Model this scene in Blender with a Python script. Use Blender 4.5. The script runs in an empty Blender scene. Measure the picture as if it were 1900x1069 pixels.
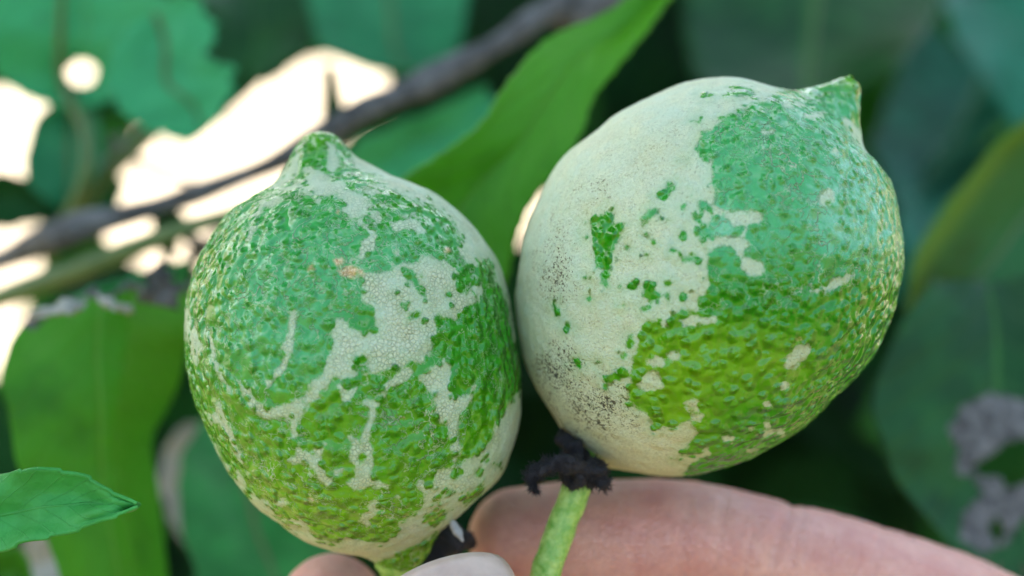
import bpy, bmesh, math, random
import numpy as np
from mathutils import Vector, Matrix, noise as mnoise

random.seed(7); np.random.seed(7)
S = bpy.context.scene
COL = S.collection
R = math.radians

# ------------------------------------------------------------------ camera
PITCH = R(20)
CAM = Vector((0, 0, 1.10))
FPX = 1900 * 50 / 36.0
RX = Vector((1, 0, 0)); FW = Vector((0, math.cos(PITCH), -math.sin(PITCH))); UP = Vector((0, math.sin(PITCH), math.cos(PITCH)))
cd = bpy.data.cameras.new("camera"); co = bpy.data.objects.new("camera", cd); COL.objects.link(co)
co.location = CAM; co.rotation_euler = (math.pi / 2 - PITCH, 0, 0)
cd.lens = 50; cd.sensor_width = 36; cd.clip_start = 0.01; cd.clip_end = 200
cd.dof.use_dof = True; cd.dof.focus_distance = 0.174; cd.dof.aperture_fstop = 8.6; cd.dof.aperture_blades = 0
S.camera = co

# ------------------------------------------------------------------ sky + sun
SUN_EL = R(52); SUN_DIR = Vector((-0.45, 0.72, 0)).normalized() * math.cos(SUN_EL) + Vector((0, 0, math.sin(SUN_EL)))
W = bpy.data.worlds.new("World"); S.world = W; W.use_nodes = True
nt = W.node_tree; nt.nodes.clear()
sk = nt.nodes.new("ShaderNodeTexSky"); sk.sky_type = 'NISHITA'; sk.sun_disc = False
sk.sun_elevation = SUN_EL; sk.sun_rotation = math.atan2(SUN_DIR.x, SUN_DIR.y)
sk.air_density = 1.0; sk.dust_density = 4.5; sk.ozone_density = 1.0
bg = nt.nodes.new("ShaderNodeBackground"); bg.inputs[1].default_value = 0.12
wo = nt.nodes.new("ShaderNodeOutputWorld")
nt.links.new(sk.outputs[0], bg.inputs[0]); nt.links.new(bg.outputs[0], wo.inputs[0])
sl = bpy.data.lights.new("sun", 'SUN'); sl.energy = 4.0; sl.angle = R(0.5); sl.color = (1, 0.93, 0.8)
so = bpy.data.objects.new("sun", sl); COL.objects.link(so); so.location = SUN_DIR * 10
so.rotation_euler = SUN_DIR.to_track_quat('Z', 'Y').to_euler()
S.view_settings.view_transform = 'Standard'; S.view_settings.look = 'None'
S.view_settings.exposure = 2.47; S.view_settings.gamma = 1; S.view_settings.use_curve_mapping = False
try:
    S.cycles.use_denoising = True; S.cycles.max_bounces = 8; S.cycles.transparent_max_bounces = 8
except Exception: pass

# ------------------------------------------------------------------ helpers
def P(px, py, d):
    """pixel of the photograph + distance along the view axis -> world point"""
    return CAM + d * (FW + RX * ((px - 950) / FPX) + UP * ((534.5 - py) / FPX))

def proj(p):
    v = p - CAM; d = v.dot(FW)
    return (950 + FPX * v.dot(RX) / d, 534.5 - FPX * v.dot(UP) / d, d)

def tag(o, label=None, cat=None, group=None, kind=None):
    for k, v in (('label', label), ('category', cat), ('group', group), ('kind', kind)):
        if v: o[k] = v
    return o

def empty(name, loc, label=None, cat=None, group=None):
    o = bpy.data.objects.new(name, None); COL.objects.link(o); o.location = loc
    o.empty_display_size = 0.01
    bpy.context.view_layer.update()
    return tag(o, label, cat, group)

def link(name, me, mat=None, parent=None, smooth=True):
    o = bpy.data.objects.new(name, me); COL.objects.link(o)
    if mat: me.materials.append(mat)
    if smooth: me.polygons.foreach_set('use_smooth', [True] * len(me.polygons))
    if parent is not None:
        o.parent = parent
        # vertices are authored in world space: undo the chain of parent origins
        off = Vector((0, 0, 0)); q = parent
        while q is not None: off += q.location; q = q.parent
        o.matrix_parent_inverse = Matrix.Identity(4)
        me.transform(Matrix.Translation(-off))
    return o

def catmull(pts, n):
    """n samples through a list of tuples / vectors"""
    A = np.array([tuple(p) for p in pts], float); k = len(A)
    ext = np.vstack([2 * A[0] - A[1], A, 2 * A[-1] - A[-2]])
    t = np.linspace(0, k - 1 - 1e-9, n); i = t.astype(int); f = (t - i)[:, None]
    p0, p1, p2, p3 = ext[i], ext[i + 1], ext[i + 2], ext[i + 3]
    return 0.5 * (2 * p1 + (p2 - p0) * f + (2 * p0 - 5 * p1 + 4 * p2 - p3) * f**2 + (3 * p1 - p0 - 3 * p2 + p3) * f**3)

def add_tube(verts, faces, pts, rad, seg=12, n=None, rough=0, seed=0):
    n = n or max(8, len(pts) * 5)
    C = catmull(pts, n); Rr = np.interp(np.linspace(0, 1, n), np.linspace(0, 1, len(rad)), rad)
    base = len(verts); prev = None
    for i in range(n):
        t = Vector(C[min(i + 1, n - 1)] - C[max(i - 1, 0)]).normalized()
        if prev is None:
            a = t.orthogonal().normalized()
        else:
            a = (prev - t * prev.dot(t)).normalized()
        prev = a; b = t.cross(a)
        for j in range(seg):
            ph = 2 * math.pi * j / seg; d = a * math.cos(ph) + b * math.sin(ph)
            c = Vector(C[i]); r = Rr[i]
            if rough:
                q = c + d * r
                r *= 1 + rough * mnoise.noise(q * (0.5 / max(Rr.max(), 1e-6)) * 2 + Vector((seed, 0, 0)))
            verts.append(c + d * r)
    for i in range(n - 1):
        for j in range(seg):
            k = (j + 1) % seg
            faces.append((base + i * seg + j, base + i * seg + k, base + (i + 1) * seg + k, base + (i + 1) * seg + j))
    # rounded ends
    for (i, s) in ((0, -1), (n - 1, 1)):
        t = Vector(C[min(i + 1, n - 1)] - C[max(i - 1, 0)]).normalized() * s
        rings = []
        ring0 = [base + i * seg + j for j in range(seg)]
        last = ring0
        for m in (1, 2, 3):
            an = m * math.pi / 8; cur = []
            for j in range(seg):
                v = Vector(C[i]) + (verts[ring0[j]] - Vector(C[i])) * math.cos(an) + t * Rr[i] * math.sin(an)
                verts.append(v); cur.append(len(verts) - 1)
            for j in range(seg):
                k = (j + 1) % seg; f = (last[j], last[k], cur[k], cur[j])
                faces.append(f if s > 0 else f[::-1])
            last = cur
        verts.append(Vector(C[i]) + t * Rr[i]); c = len(verts) - 1
        for j in range(seg):
            k = (j + 1) % seg; f = (last[j], last[k], c)
            faces.append(f if s > 0 else f[::-1])

def tube(name, pts, rad, mat, parent=None, seg=12, n=None, rough=0, seed=0):
    v, f = [], []; add_tube(v, f, pts, rad, seg, n, rough, seed)
    me = bpy.data.meshes.new(name); me.from_pydata([tuple(x) for x in v], [], f); me.update()
    return link(name, me, mat, parent)

# ------------------------------------------------------------------ node shorthand
class NT:
    def __init__(s, name):
        s.m = bpy.data.materials.new(name); s.m.use_nodes = True; s.t = s.m.node_tree; s.t.nodes.clear()
        s.out = s.n("ShaderNodeOutputMaterial")
    def n(s, typ, **kw):
        nd = s.t.nodes.new(typ)
        for k, v in kw.items(): setattr(nd, k, v)
        return nd
    def set(s, sock, v):
        if v is None: return
        if isinstance(v, bpy.types.NodeSocket): s.t.links.new(v, sock)
        else:
            if isinstance(v, (tuple, list)) and len(v) == 3 and sock.type == 'RGBA': v = (*v, 1)
            sock.default_value = v
    def math(s, op, a, b=None, c=None, clamp=False):
        nd = s.n("ShaderNodeMath", operation=op, use_clamp=clamp)
        s.set(nd.inputs[0], a); s.set(nd.inputs[1], b)
        if c is not None: s.set(nd.inputs[2], c)
        return nd.outputs[0]
    def attr(s, name, vec=False):
        nd = s.n("ShaderNodeAttribute", attribute_name=name); return nd.outputs['Vector' if vec else 'Fac']
    def mix(s, f, a, b, blend='MIX'):
        nd = s.n("ShaderNodeMix", data_type='RGBA', blend_type=blend)
        s.set(nd.inputs[0], f); s.set(nd.inputs[6], a); s.set(nd.inputs[7], b); return nd.outputs[2]
    def noise(s, co, scale, detail=3, rough=0.5, dist=0):
        nd = s.n("ShaderNodeTexNoise"); s.set(nd.inputs['Vector'], co)
        nd.inputs['Scale'].default_value = scale; nd.inputs['Detail'].default_value = detail
        nd.inputs['Roughness'].default_value = rough; nd.inputs['Distortion'].default_value = dist
        return nd.outputs['Fac']
    def voro(s, co, scale, feature='F1', smooth=None, rnd=1):
        nd = s.n("ShaderNodeTexVoronoi", feature=feature); s.set(nd.inputs['Vector'], co)
        nd.inputs['Scale'].default_value = scale; nd.inputs['Randomness'].default_value = rnd
        if smooth is not None: nd.inputs['Smoothness'].default_value = smooth
        return nd.outputs['Distance']
    def rng(s, v, a, b, c=0, d=1, smooth=False):
        nd = s.n("ShaderNodeMapRange", interpolation_type='SMOOTHSTEP' if smooth else 'LINEAR')
        for i, x in enumerate((v, a, b, c, d)): s.set(nd.inputs[i], x)
        return nd.outputs[0]
    def mm(s):
        tc = s.n("ShaderNodeTexCoord"); mp = s.n("ShaderNodeMapping"); mp.inputs['Scale'].default_value = (1000,) * 3
        s.t.links.new(tc.outputs['Object'], mp.inputs[0]); return mp.outputs[0]
    def bump(s, h, dist, strength=1.0, normal=None):
        nd = s.n("ShaderNodeBump"); nd.inputs['Strength'].default_value = strength; nd.inputs['Distance'].default_value = dist
        s.set(nd.inputs['Height'], h)
        if normal is not None: s.set(nd.inputs['Normal'], normal)
        return nd.outputs[0]
    def pbsdf(s, **kw):
        nd = s.n("ShaderNodeBsdfPrincipled")
        for k, v in kw.items(): s.set(nd.inputs[k.replace('_', ' ')], v)
        return nd
    def done(s, sh):
        s.t.links.new(sh, s.out.inputs[0]); return s.m

# ------------------------------------------------------------------ materials
def mat_rind(name, deep, yel, sheen_film_col):
    T = NT(name); co = T.mm()
    scar_a, sheen_film_a, yel_a, speck_a, tan_a, warm_bounce_a, crk_a, lace_a = (T.attr(x) for x in ('scar', 'sheen_film', 'yellow', 'speck', 'tan', 'warm_bounce', 'crackle', 'lace'))
    nA = T.noise(co, 0.35, 4, 0.6); nB = T.noise(co, 1.6, 3, 0.6); nC = T.noise(co, 5.0, 2, 0.6); nL = T.noise(co, 0.13, 2, 0.5)
    warp = T.n("ShaderNodeVectorMath", operation='MULTIPLY_ADD')
    nz = T.n("ShaderNodeTexNoise"); T.set(nz.inputs['Vector'], co); nz.inputs['Scale'].default_value = 0.6
    T.set(warp.inputs[0], nz.outputs['Color']); warp.inputs[1].default_value = (0.7,) * 3; T.set(warp.inputs[2], co)
    cell = T.voro(warp.outputs[0], 0.68, 'SMOOTH_F1', 0.3); gland = T.rng(cell, 0.0, 0.60, 1, 0, smooth=True)
    small = T.voro(warp.outputs[0], 2.1, 'F1'); pore = T.rng(small, 0.0, 0.32, 1, 0, smooth=True)
    lump = T.noise(co, 0.56, 0.0, 0.5); big = T.noise(co, 0.4, 1, 0.5)
    # ---- where the corky scar lies
    j = T.math('ADD', T.math('MULTIPLY_ADD', nA, 19, -10.0), T.math('MULTIPLY_ADD', nB, 14, -7.5))
    j = T.math('ADD', j, T.math('MULTIPLY_ADD', gland, -11, 4.0))
    sd = T.math('ADD', scar_a, j)
    rid = T.math('ABSOLUTE', T.math('SUBTRACT', T.noise(co, 0.20, 4, 0.62, 0.25), 0.5))
    lw = T.math('MULTIPLY_ADD', nL, 0.10, -0.048)
    lsd = T.math('MULTIPLY', T.math('SUBTRACT', T.math('MULTIPLY', lw, lace_a), rid), 260)
    lsd = T.math('MINIMUM', T.math('ADD', lsd, T.math('MULTIPLY_ADD', gland, -5, 1)), 8)
    rid2 = T.math('ABSOLUTE', T.math('SUBTRACT', T.noise(co, 0.42, 3, 0.55, 0.3), 0.5))
    lw2 = T.math('MULTIPLY', T.math('MULTIPLY_ADD', nL, 0.07, -0.030), T.math('MULTIPLY', lace_a, lace_a))
    lsd2 = T.math('MINIMUM', T.math('MULTIPLY', T.math('SUBTRACT', lw2, rid2), 200), 5)
    lsd = T.math('MAXIMUM', lsd, lsd2)
    sd = T.math('MAXIMUM', sd, T.math('SUBTRACT', lsd, T.rng(lace_a, 0.0, 0.1, 40, 0)))
    scar = T.math('MULTIPLY', T.rng(sd, -3.0, 4.5, smooth=True), T.rng(sd, 0, 24, 0.72, 1.0))
    # ---- green rind
    yf = T.math('ADD', yel_a, T.math('MULTIPLY_ADD', nA, 0.8, -0.4), clamp=True)
    green = T.mix(yf, deep, yel)
    green = T.mix(T.math('MULTIPLY', gland, 0.16), green, tuple(c * 1.7 + 0.02 for c in deep))
    green = T.mix(T.math('MULTIPLY', pore, 0.14), green, (0.14, 0.46, 0.03))
    fl = T.math('MULTIPLY', sheen_film_a, T.rng(T.math('ADD', nB, T.math('MULTIPLY', gland, -0.42)), 0.02, 0.50, 0.15, 1.0))  # paler green paints in sky sheen, along with thin scarring
    green = T.mix(T.math('MINIMUM', fl, 1.0), green, sheen_film_col)
    green = T.mix(T.math('MULTIPLY', T.rng(sheen_film_a, 1.0, 1.3), T.rng(T.math('SUBTRACT', nB, T.math('MULTIPLY', gland, 0.3)), 0.3, 0.5, 0, 0.6)), green, (0.20, 0.50, 0.27))
    # ---- corky scar
    edge = T.voro(co, 1.9, 'DISTANCE_TO_EDGE'); crack = T.rng(edge, 0.0, 0.13, 1, 0)
    crack = T.math('MULTIPLY', T.math('MULTIPLY', crack, crk_a), T.rng(nA, 0.3, 0.62, 0.1, 1))
    grain = T.noise(co, 3.2, 3, 0.7)
    sc = T.mix(T.rng(nA, 0.3, 0.7), (0.52, 0.665, 0.44), (0.64, 0.71, 0.42))
    sc = T.mix(T.math('MULTIPLY', crack, 0.7), sc, (0.20, 0.36, 0.20))
    sc = T.mix(T.rng(grain, 0.48, 0.70, 0, 0.38), sc, (0.34, 0.48, 0.28))
    sc = T.mix(T.rng(warm_bounce_a, 0, 1, 0, 0.75), sc, T.mix(T.rng(grain, 0.4, 0.65), (0.82, 0.79, 0.45), (0.60, 0.55, 0.27)))  # warm pale tone stands in for ground bounce low on the scar
    sc = T.mix(T.math('MULTIPLY', T.rng(nL, 0.48, 0.66), T.rng(grain, 0.3, 0.6, 0.0, 0.38)), sc, (0.50, 0.52, 0.26))
    # black pits, of several sizes, on a thin sooty stain
    stain = T.math('MULTIPLY', T.math('MULTIPLY', speck_a, T.rng(nB, 0.35, 0.65)), 0.2)
    sc = T.mix(stain, sc, (0.22, 0.23, 0.13))
    def pits(scale, th, gain):
        n = T.noise(co, scale, 1, 0.5, 0.8)
        v = T.math('ADD', n, T.math('MULTIPLY_ADD', nA, 0.34, -0.17)); v = T.math('ADD', v, T.math('MULTIPLY', speck_a, gain))
        return T.rng(v, th, th + 0.07)
    spm = T.math('MAXIMUM', pits(4.0, 0.67, 0.13), pits(2.2, 0.72, 0.16))
    spm = T.math('MULTIPLY', spm, T.rng(speck_a, 0.02, 0.35))
    sc = T.mix(T.math('MULTIPLY', spm, 0.92), sc, T.mix(speck_a, (0.15, 0.13, 0.05), (0.02, 0.025, 0.015)))
    col = T.mix(scar, green, sc)
    tanm = T.rng(T.math('ADD', tan_a, T.math('MULTIPLY_ADD', nB, 18, -9)), -4, 7, smooth=True)
    tcol = T.mix(T.rng(nC, 0.4, 0.62), (0.68, 0.52, 0.26), (0.45, 0.28, 0.10))
    col = T.mix(T.math('MULTIPLY', tanm, 0.9), col, tcol)
    rough = T.math('ADD', T.rng(sheen_film_a, 0, 1, 0.15, 0.26), T.math('MULTIPLY_ADD', nB, 0.16, -0.08))
    rm = T.n("ShaderNodeMix", data_type='FLOAT'); T.set(rm.inputs[0], scar); T.set(rm.inputs[2], rough); rm.inputs[3].default_value = 0.6
    # ---- relief
    h = T.math('ADD', T.math('MULTIPLY', lump, 1.5), T.math('MULTIPLY', gland, T.rng(nA, 0.3, 0.7, 0.35, 0.95)))
    h = T.math('ADD', h, T.math('MULTIPLY', pore, -0.03))
    h = T.math('MULTIPLY', h, T.rng(sheen_film_a, 0, 1, 1.0, 0.72)); h = T.math('ADD', h, T.math('MULTIPLY', big, 0.8))
    hs = T.math('ADD', T.math('MULTIPLY', crack, -0.15), T.math('MULTIPLY', spm, -0.22))
    hs = T.math('ADD', hs, T.math('MULTIPLY', big, 0.8)); hs = T.math('ADD', hs, T.math('MULTIPLY', grain, 0.42)); hs = T.math('ADD', hs, T.math('MULTIPLY', lump, 0.25))
    nd = T.n("ShaderNodeMix", data_type='FLOAT'); T.set(nd.inputs[0], scar); T.set(nd.inputs[2], h); T.set(nd.inputs[3], hs)
    H = T.math('ADD', nd.outputs[0], T.math('MULTIPLY', scar, 0.55))
    nrm = T.bump(H, 0.00100, 1.0)
    b = T.pbsdf(Base_Color=col, Roughness=rm.outputs[0], Normal=nrm, IOR=1.5)
    T.set(b.inputs['Specular IOR Level'], T.rng(scar, 0, 1, T.rng(sheen_film_a, 0, 1, 0.55, 0.65), 0.3))
    b.inputs['Subsurface Weight'].default_value = 0.10; b.inputs['Subsurface Radius'].default_value = (0.6, 1.0, 0.25); b.inputs['Subsurface Scale'].default_value = 0.0015
    return T.done(b.outputs[0])

def mat_leaf(name, base, light, rough=0.38, trans=0.25, vein=(0.16, 0.30, 0.06), veinf=0.5, vb=0.6, spec=0.28):
    T = NT(name); co = T.mm()
    uvn = T.n("ShaderNodeUVMap"); sep = T.n("ShaderNodeSeparateXYZ"); T.t.links.new(uvn.outputs[0], sep.inputs[0])
    u, v = sep.outputs[0], sep.outputs[1]
    oi = T.n("ShaderNodeObjectInfo"); rnd = oi.outputs['Random']
    au = T.math('ABSOLUTE', T.math('MULTIPLY_ADD', u, 2, -1))
    nA = T.noise(co, 0.12, 4, 0.6); nB = T.noise(co, 0.8, 3, 0.6)
    lat = T.math('ADD', T.math('MULTIPLY', v, 9), T.math('MULTIPLY', au, -2.2))
    lat = T.math('ADD', lat, T.math('MULTIPLY', nA, 0.5))
    fr = T.math('ABSOLUTE', T.math('SUBTRACT', T.math('FRACT', lat), 0.5))
    vl = T.rng(fr, 0.0, 0.05, 1, 0, smooth=True)
    mid = T.rng(au, 0.0, 0.05, 1, 0, smooth=True)
    vm = T.math('MAXIMUM', T.math('MULTIPLY', vl, 0.5), mid)
    nW = T.noise(co, 0.045, 3, 0.6)
    col = T.mix(T.rng(T.math('ADD', T.math('MULTIPLY_ADD', nA, 0.5, T.math('MULTIPLY', nW, 0.7)), T.math('MULTIPLY_ADD', rnd, 0.4, -0.3)), 0.28, 0.62), tuple(c * .8 for c in base), tuple(c * 1.12 for c in light))
    col = T.mix(T.math('MULTIPLY', vm, veinf), col, vein)
    rim = T.attr('rim'); col = T.mix(T.math('MULTIPLY', rim, T.rng(nB, 0.2, 0.5, 0.7, 1)), col, (0.075, 0.19, 0.010))
    dry = T.rng(T.math('ADD', T.attr('dry'), T.math('MULTIPLY_ADD', nB, 24, -12)), -2, 4, smooth=True)
    nC = T.noise(co, 0.42, 6, 0.75)
    dcol = T.mix(T.rng(nC, 0.35, 0.65), (0.030, 0.031, 0.028), (0.25, 0.26, 0.235))
    col = T.mix(dry, col, dcol)
    sp = T.rng(T.noise(co, 0.28, 1), 0.78, 0.80); col = T.mix(T.math('MULTIPLY', sp, 0.6), col, (0.05, 0.045, 0.015))
    h = T.math('ADD', T.math('MULTIPLY', vm, -vb), T.math('MULTIPLY', nB, 0.5)); h = T.math('ADD', h, T.math('MULTIPLY', T.math('MULTIPLY', nC, dry), 1.2))
    h = T.math('ADD', h, T.math('MULTIPLY', nA, 1.2))
    nrm = T.bump(h, 0.0005, 0.9)
    ro = T.math('ADD', T.rng(dry, 0, 1, rough, 0.85), T.math('MULTIPLY_ADD', nB, 0.2, -0.1))
    b = T.pbsdf(Base_Color=col, Roughness=ro, Normal=nrm, IOR=1.45)
    b.inputs['Specular IOR Level'].default_value = spec
    tr = T.n("ShaderNodeBsdfTranslucent"); T.set(tr.inputs[0], T.mix(1.0, col, (1.6, 1.5, 0.5), 'MULTIPLY')); T.set(tr.inputs['Normal'], nrm)
    mx = T.n("ShaderNodeMixShader"); mx.inputs[0].default_value = trans
    T.t.links.new(b.outputs[0], mx.inputs[1]); T.t.links.new(tr.outputs[0], mx.inputs[2])
    return T.done(mx.outputs[0])

def mat_simple(name, a, b, scale, rough=0.5, bump=0.0003, bscale=None, detail=5, sss=None):
    T = NT(name); co = T.mm()
    n1 = T.noise(co, scale, detail, 0.6); n2 = T.noise(co, bscale or scale * 3, 4, 0.65)
    col = T.mix(T.rng(n1, 0.3, 0.7), a, b)
    bs = T.pbsdf(Base_Color=col, Roughness=T.math('MULTIPLY_ADD', n2, 0.2, rough - 0.1), Normal=T.bump(n2, bump))
    if sss:
        bs.inputs['Subsurface Weight'].default_value = 0.35; bs.inputs['Subsurface Radius'].default_value = sss; bs.inputs['Subsurface Scale'].default_value = 0.0035
    return T.done(bs.outputs[0])

M = {}
M['rindA'] = mat_rind('lime_rind', (0.016, 0.235, 0.001), (0.125, 0.335, 0.0005), (0.046, 0.345, 0.090))
M['leaf'] = mat_leaf('citrus_leaf', (0.008, 0.090, 0.006), (0.022, 0.150, 0.012), vein=(0.08, 0.26, 0.03), veinf=0.6)
M['leaf_vivid'] = mat_leaf('bright_citrus_leaf', (0.022, 0.165, 0.003), (0.070, 0.275, 0.008), 0.42, 0.3, (0.14, 0.36, 0.04), 0.75)  # brighter base green for the long leaf between the fruits
M['leaf_bright'] = mat_leaf('young_citrus_leaf', (0.018, 0.150, 0.002), (0.050, 0.245, 0.006), 0.45, 0.3, (0.14, 0.36, 0.04))
M['leaf_dark'] = mat_leaf('shade_darkened_leaf', (0.002, 0.024, 0.004), (0.006, 0.055, 0.009), 0.45, 0.10, (0.03, 0.12, 0.02), spec=0.12)  # green darkened so the deep foliage reads as shade
M['leaf_teal'] = mat_leaf('soft_leaf', (0.026, 0.245, 0.082), (0.047, 0.345, 0.120), 0.45, 0.25, (0.10, 0.33, 0.09))
M['leaf_blue'] = mat_leaf('sky_tinted_leaf', (0.009, 0.110, 0.045), (0.020, 0.175, 0.088), 0.40, 0.2, (0.06, 0.25, 0.12), 0.6)  # bluer base colour carries the sky reflection
M['leaf_soft'] = mat_leaf('soft_green_leaf', (0.024, 0.230, 0.040), (0.045, 0.320, 0.065), 0.45, 0.25, (0.09, 0.30, 0.06))
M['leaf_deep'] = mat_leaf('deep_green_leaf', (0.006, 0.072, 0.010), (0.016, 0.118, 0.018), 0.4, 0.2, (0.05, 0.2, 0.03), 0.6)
M['leaf_mint'] = mat_leaf('serrated_leaf', (0.042, 0.300, 0.042), (0.075, 0.400, 0.085), 0.55, 0.25, (0.11, 0.42, 0.10), 0.35, -0.25)
M['dry_and_ground'] = mat_simple('dry_leaf_and_ground', (0.36, 0.37, 0.29), (0.22, 0.23, 0.17), 0.2, 0.8)  # dry margins, and the grey of shaded ground in gaps
M['bark'] = mat_simple('grey_bark', (0.016, 0.019, 0.013), (0.16, 0.165, 0.145), 0.22, 0.85, 0.0022, 0.35)
M['twig'] = mat_simple('green_twig', (0.05, 0.11, 0.02), (0.10, 0.16, 0.035), 0.2, 0.5)
M['stem'] = mat_simple('fruit_stem', (0.06, 0.29, 0.006), (0.44, 0.62, 0.14), 0.55, 0.26, 0.0003, 1.2)
M['black'] = mat_simple('black_calyx', (0.006, 0.006, 0.007), (0.018, 0.018, 0.02), 1.5, 0.6, 0.0006, 3)
M['palehusk'] = mat_simple('pale_husk', (0.55, 0.56, 0.52), (0.40, 0.42, 0.38), 1.0, 0.6)
def mat_skin():
    T = NT('skin_folds'); co = T.mm()
    n1 = T.noise(co, 0.11, 4, 0.6); n2 = T.noise(co, 0.9, 4, 0.65); n3 = T.noise(co, 2.6, 3, 0.6)
    col = T.mix(T.rng(n1, 0.32, 0.68), (0.63, 0.275, 0.20), (0.78, 0.43, 0.31))
    col = T.mix(T.rng(n2, 0.5, 0.75, 0, 0.35), col, (0.50, 0.21, 0.17))
    mpn = T.n("ShaderNodeMapping"); mpn.inputs['Scale'].default_value = (1.0, 1.6, 2.2); mpn.inputs['Rotation'].default_value = (.3, .5, .4); T.t.links.new(co, mpn.inputs[0])
    e = T.voro(mpn.outputs[0], 0.95, 'DISTANCE_TO_EDGE'); ln = T.rng(e, 0, 0.10, 1, 0)
    h = T.math('ADD', T.math('MULTIPLY', ln, -0.35), T.math('MULTIPLY', n2, 0.5)); h = T.math('ADD', h, T.math('MULTIPLY', n3, 0.25))
    col = T.mix(T.math('MULTIPLY', ln, 0.18), col, (0.42, 0.18, 0.15))
    b = T.pbsdf(Base_Color=col, Roughness=T.math('MULTIPLY_ADD', n3, 0.25, 0.27), Normal=T.bump(h, 0.0003))
    b.inputs['Subsurface Weight'].default_value = 0.35; b.inputs['Subsurface Radius'].default_value = (1.0, 0.35, 0.2); b.inputs['Subsurface Scale'].default_value = 0.003
    return T.done(b.outputs[0])
M['skin'] = mat_skin()
M['nail'] = mat_simple('nail', (0.36, 0.29, 0.22), (0.48, 0.39, 0.29), 0.25, 0.32, 0.0001, 0.5, 3, (1.0, 0.5, 0.35))
M['hair'] = mat_simple('hair', (0.10, 0.06, 0.04), (0.14, 0.09, 0.06), 1, 0.5)
M['soil'] = mat_simple('dry_grassy_soil', (0.13, 0.090, 0.028), (0.08, 0.068, 0.018), 0.01, 0.95, 0.006, 0.06)
M['sand'] = mat_simple('dry_sandy_ground', (0.24, 0.195, 0.135), (0.36, 0.30, 0.21), 0.004, 0.9, 0.004, 0.12)

# ------------------------------------------------------------------ ground
def make_ground():
    bm = bmesh.new(); n = 60
    vs = {}
    for i in range(n + 1):
        for j in range(n + 1):
            a = (i / n * 2 - 1); b = (j / n * 2 - 1)
            x = math.copysign(abs(a)**2.5, a) * 90; y = math.copysign(abs(b)**2.5, b) * 90
            z = 0.03 * mnoise.noise(Vector((x * 1.1, y * 1.1, 0))) if max(abs(x), abs(y)) < 30 else 0
            vs[i, j] = bm.verts.new((x, y, z))
    for i in range(n):
        for j in range(n): bm.faces.new((vs[i, j], vs[i + 1, j], vs[i + 1, j + 1], vs[i, j + 1]))
    me = bpy.data.meshes.new('ground'); bm.to_mesh(me); bm.free()
    o = link('ground', me, M['soil']); tag(o, kind='structure')
make_ground()
def make_path():
    V, F = [], []; n, m = 60, 24
    for i in range(n + 1):
        x = -14 + 24 * i / n
        for j in range(m + 1):
            y0 = 2.05 + .12 * mnoise.noise(Vector((x * 1.5, 3, 0))); y1 = 11 + .5 * mnoise.noise(Vector((x * .6, 9, 0)))
            y = y0 + (y1 - y0) * j / m
            V.append((x, y, .05 + .012 * mnoise.noise(Vector((x * 3, y * 3, 2)))))
    for i in range(n):
        for j in range(m): a = i * (m + 1) + j; F.append((a, a + m + 1, a + m + 2, a + 1))
    me = bpy.data.meshes.new('sandy_path'); me.from_pydata(V, [], F); me.update()
    o = link('sandy_path', me, M['sand']); md = o.modifiers.new('t', 'SOLIDIFY'); md.thickness = .08; md.offset = -1; tag(o, kind='structure')
make_path()

# ------------------------------------------------------------------ leaves
def finish_leaf(name, V, F, UV, rim, dry, mat, parent, thick):
    me = bpy.data.meshes.new(name); me.from_pydata([tuple(v) for v in V], [], F); me.update()
    uvl = me.uv_layers.new(name='UVMap')
    li = np.empty(len(me.loops), int); me.loops.foreach_get('vertex_index', li)
    uvl.data.foreach_set('uv', np.array(UV)[li].astype(np.float32).ravel())
    for nm, arr in (('rim', rim), ('dry', dry)):
        a = me.attributes.new(nm, 'FLOAT', 'POINT'); a.data.foreach_set('value', np.array(arr, np.float32))
    o = link(name, me, mat, parent)
    if thick:
        md = o.modifiers.new('thickness', 'SOLIDIFY'); md.thickness = thick; md.offset = 0
    return o

def inpoly(x, y, poly):
    c = False; n = len(poly); j = n - 1
    for i in range(n):
        xi, yi = poly[i]; xj, yj = poly[j]
        if (yi > y) != (yj > y) and x < (xj - xi) * (y - yi) / (yj - yi) + xi: c = not c
        j = i
    return c

def poly_sd(X, Y, poly):
    """signed distance, positive inside (numpy)"""
    d = np.full(X.shape, 1e9); ins = np.zeros(X.shape, bool); n = len(poly); j = n - 1
    for i in range(n):
        xi, yi = poly[i]; xj, yj = poly[j]
        ex, ey = xj - xi, yj - yi; L = ex * ex + ey * ey + 1e-9
        t = np.clip(((X - xi) * ex + (Y - yi) * ey) / L, 0, 1)
        d = np.minimum(d, (X - xi - t * ex)**2 + (Y - yi - t * ey)**2)
        with np.errstate(divide='ignore', invalid='ignore'):
            c = ((yi > Y) != (yj > Y)) & (X < (xj - xi) * (Y - yi) / (yj - yi + 1e-12) + xi)
        ins ^= c; j = i
    d = np.sqrt(d); return np.where(ins, d, -d)

def line_sd(X, Y, pts, ws):
    best = np.full(X.shape, -1e9)
    for (a, b, wa, wb) in zip(pts[:-1], pts[1:], ws[:-1], ws[1:]):
        ex, ey = b[0] - a[0], b[1] - a[1]; L = ex * ex + ey * ey + 1e-9
        t = np.clip(((X - a[0]) * ex + (Y - a[1]) * ey) / L, 0, 1)
        dd = np.hypot(X - a[0] - t * ex, Y - a[1] - t * ey)
        best = np.maximum(best, wa + (wb - wa) * t - dd)
    return best

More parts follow.
